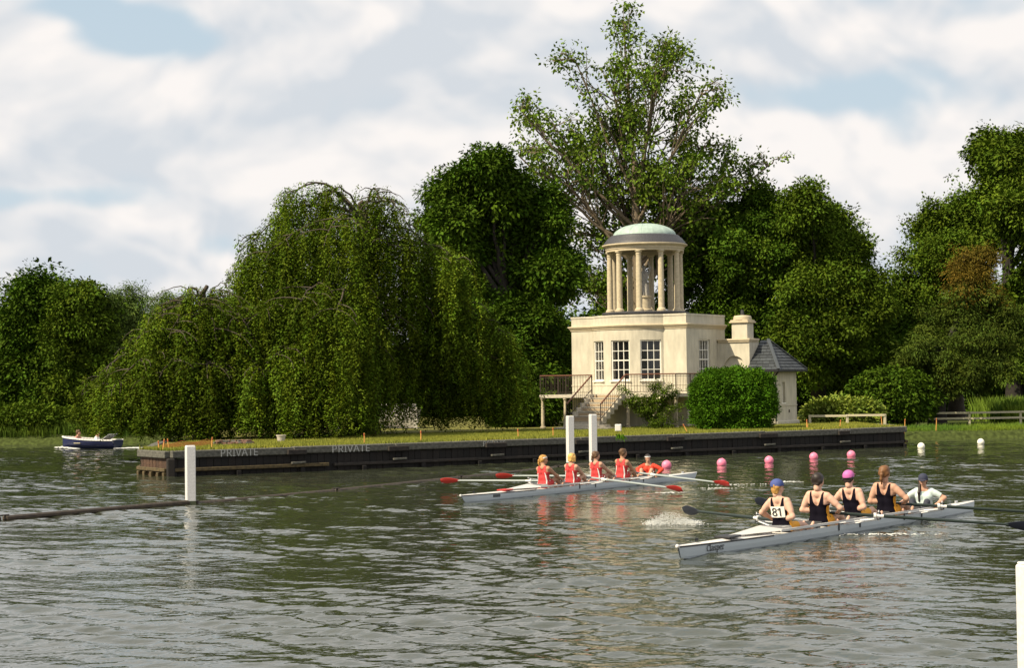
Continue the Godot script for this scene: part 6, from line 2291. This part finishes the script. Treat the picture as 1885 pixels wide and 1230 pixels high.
	# rail fences
	for f in [[26.0 - 6.5, -86.5, 42.0, -87.5, 0.38, [0.68, 0.40], "weathered two rail wooden fence across the meadow at the right edge"], [13.3, -80.5, 16.6, -80.2, 0.62, [0.50], "low single rail fence in front of the light green shrub"]]:
		var t := thing("rail_fence", f[6], "fence", Transform3D())
		var a := Vector3(f[0], f[4], f[1])
		var e := Vector3(f[2], f[4], f[3])
		var n := maxi(2, int(a.distance_to(e) / 2.4))
		for i in n + 1:
			b = MB.new()
			var q := a.lerp(e, float(i) / n)
			b.box(Transform3D(Basis.from_euler(Vector3(0, 0.05, rnd(-0.02, 0.02))), q + Vector3(0, f[5][0] * 0.5 - 0.05, -0.06)), Vector3(0.11, f[5][0] + 0.2, 0.09), 0.01)
			part("post", b, M.fence_rail, t)
		for y in f[5]:
			for i in n:
				b = MB.new()
				b.bar(a.lerp(e, (i + 0.004) / n) + Vector3.UP * (y + rnd(-0.012, 0.012)), a.lerp(e, (i + 0.996) / n) + Vector3.UP * (y + rnd(-0.012, 0.012)), 0.035, 0.095, 0.006)
				part("rail", b, M.fence_rail, t)
	# launch
	var lx := Transform3D(Basis(Vector3.UP, deg_to_rad(-106)), Vector3(-19.9, 0, -84.5))
	var la := thing("launch", "small navy blue motor launch with a white gunwale, passing under the willow branches", "motor launch", lx)
	b = MB.new()
	loft(b, 2.9, 0.62, -0.12, 0.38, 0.18)
	part("hull", b, M.navy_hull, la)
	b = MB.new()
	for i in 20:
		for s in [-1.0, 1.0]:
			var u0 := i / 20.0
			var u1 := (i + 1) / 20.0
			b.bar(loft_edge(u0, 2.9, 0.62, 0.38, 0.18, s), loft_edge(u1, 2.9, 0.62, 0.38, 0.18, s), 0.07, 0.07, 0.015)
	part("gunwale", b, M.white_paint, la)
	b = MB.new()
	b.box(move(0, 0.26, 0.4), Vector3(1.1, 0.03, 0.35), 0.01)
	b.box(move(0, 0.26, -0.7), Vector3(1.1, 0.03, 0.35), 0.01)
	part("thwart", b, M.fence_rail, la)
	b = MB.new()
	b.box(rot(Vector3(35, 0, 0), Vector3(0, 0.52, -1.0)), Vector3(0.9, 0.02, 0.5), 0.008)
	part("folded_cover", b, M.visor, la)
	var fo := []
	var fc := PackedColorArray()
	var drop := MB.new()
	drop.lathe(PackedVector2Array([Vector2(0, -1), Vector2(0.7, -0.7), Vector2(1, 0), Vector2(0.7, 0.7), Vector2(0, 1)]), 7, Transform3D(), true)
	var dm := drop.mesh()
	for i in 420:
		var u := rng.randf()
		var s := 1.0 if rng.randf() < 0.5 else -1.0
		var q := Vector3(s * (0.12 + 0.75 * u + rnd(0, 0.2)), 0.02 + rnd(0, 0.07) * (1 - u), 1.6 - 1.5 * u + rnd(-0.1, 0.1))
		fo.append(Transform3D(Basis.from_scale(Vector3(rnd(0.04, 0.12), rnd(0.01, 0.03), rnd(0.04, 0.12))), lx * q))
		fc.push_back(Color(1, 1, 1))
	for i in 260:
		var q := Vector3(rnd(-0.6, 0.6), 0.015, -1.6 - 3.0 * rng.randf())
		fo.append(Transform3D(Basis.from_scale(Vector3(rnd(0.05, 0.14), 0.012, rnd(0.05, 0.14))), lx * q))
		fc.push_back(Color(1, 1, 1))
	tag(scatter("wake_foam", dm, M.foam, fo, fc), "white foam at the bow and stern of the navy launch", "foam", "", "stuff")
	# splash off the near blade
	fo = []
	fc = PackedColorArray()
	var sc := on_water(1228, 967)
	for i in 3300:
		var u := pow(rng.randf(), 0.8)
		var x := lerpf(-0.36, 0.6, rng.randf())
		var hgt := 0.20 * exp(-pow((x - 0.05) / 0.3, 2.0)) * pow(rng.randf(), 1.6) + 0.09 * pow(rng.randf(), 1.5) * exp(-pow((x - 0.1) / 0.6, 2.0))
		var s := rnd(0.0018, 0.0065) if hgt > 0.05 else rnd(0.003, 0.010)
		fo.append(Transform3D(Basis.from_euler(Vector3(rnd(0, 3), rnd(0, 3), 0)).scaled(Vector3(s * rnd(0.8, 1.6), s, s)), sc + Vector3(x + rng.randfn() * 0.06, hgt + 0.005, rng.randfn() * 0.20)))
		fc.push_back(Color(1, 1, 1))
	tag(scatter("splash", dm, M.foam, fo, fc), "white splash thrown up below the lifted dark blade", "splash", "", "stuff")
	fo = []
	fc = PackedColorArray()
	for q in [[1358, 893, 0.55], [1452, 888, 0.25], [1320, 900, 0.3], [1590, 985, 0.35], [1655, 985, 0.3], [1225, 908, 0.25]]:
		var at := on_water(q[0], q[1])
		for i in 46:
			fo.append(Transform3D(Basis.from_euler(Vector3(0, rnd(0, 3), 0)).scaled(Vector3(rnd(0.01, 0.04), 0.006, rnd(0.008, 0.025))), at + Vector3(rng.randfn() * q[2] * 0.8, 0.015, rng.randfn() * 0.12)))
			fc.push_back(Color(1, 1, 1))
	tag(scatter("puddle_foam", dm, M.foam, fo, fc), "thin foam streaks left by the oars beside both rowing boats", "foam", "", "stuff")
	body_stock()
	for q in [[0.9, "tee_pink", "person in a pink top sitting at the bow of the navy launch", 0.0], [-0.5, "visor", "person in a pale shirt sitting amidships in the navy launch", 0.25]]:
		person(q[2], lx * Transform3D(Basis(Vector3.UP, q[3] + PI), Vector3(rnd(-0.2, 0.2), -0.03, q[0] * 0.8)), {"lean": 4.0, "hands": [Vector3(-0.14, 0.17, 0.34), Vector3(0.14, 0.17, 0.34)], "reach": [Vector3(0.2, -0.4, 1), Vector3(-0.2, -0.4, 1)], "grips": [Vector3(1, 0, 0), Vector3(1, 0, 0)], "feet": [Vector3(-0.1, 0.0, 0.5), Vector3(0.1, 0.0, 0.5)], "poles": [Vector3(-1, -0.6, -0.3), Vector3(1, -0.6, -0.3)], "toes_up": false}, {"skin": "skin_b", "suit": "tee", "cloth": q[1], "hair": "hair_brown", "hair_cut": "short"}, "people in the navy launch")


func loft_edge(u: float, ln: float, beam: float, top: float, sheer: float, s: float) -> Vector3:   # u 0 stern .. 1 bow (+z)
	var w := beam * (pow(maxf(0.0, 1.0 - pow(u, 2.6)), 0.75) * 0.25 + 0.75 * pow(maxf(0.0, 1.0 - pow(u, 3.2)), 0.6)) * lerpf(0.82, 1.0, clampf(u * 3.0, 0, 1)) + 0.015
	return Vector3(s * w, top + sheer * u * u, (u - 0.5) * ln)


func loft(b: MB, ln: float, beam: float, low: float, top: float, sheer: float) -> void:
	for i in 24:
		var u0 := i / 24.0
		var u1 := (i + 1) / 24.0
		for s in [-1.0, 1.0]:
			var a0 := loft_edge(u0, ln, beam, top, sheer, s)
			var a1 := loft_edge(u1, ln, beam, top, sheer, s)
			var k := [1.0, 0.96, 0.84, 0.55, 0.0]
			for j in 4:
				var f0 := j / 4.0
				var f1 := (j + 1) / 4.0
				var p := [Vector3(a0.x * k[j], lerpf(a0.y, low, f0), a0.z), Vector3(a1.x * k[j], lerpf(a1.y, low, f0), a1.z), Vector3(a1.x * k[j + 1], lerpf(a1.y, low, f1), a1.z), Vector3(a0.x * k[j + 1], lerpf(a0.y, low, f1), a0.z)]
				b._q2(p[3], p[2], p[1], p[0], s < 0)
			b._q2(Vector3(0, 0.1 + low, a0.z), Vector3(0, 0.1 + low, a1.z), Vector3(a1.x * 0.8, 0.1 + low, a1.z), Vector3(a0.x * 0.8, 0.1 + low, a0.z), s < 0)
	var st := loft_edge(0, ln, beam, top, sheer, 1.0)
	b.quad(Vector3(-st.x, st.y, st.z), Vector3(-st.x * 0.5, low, st.z), Vector3(st.x * 0.5, low, st.z), st)
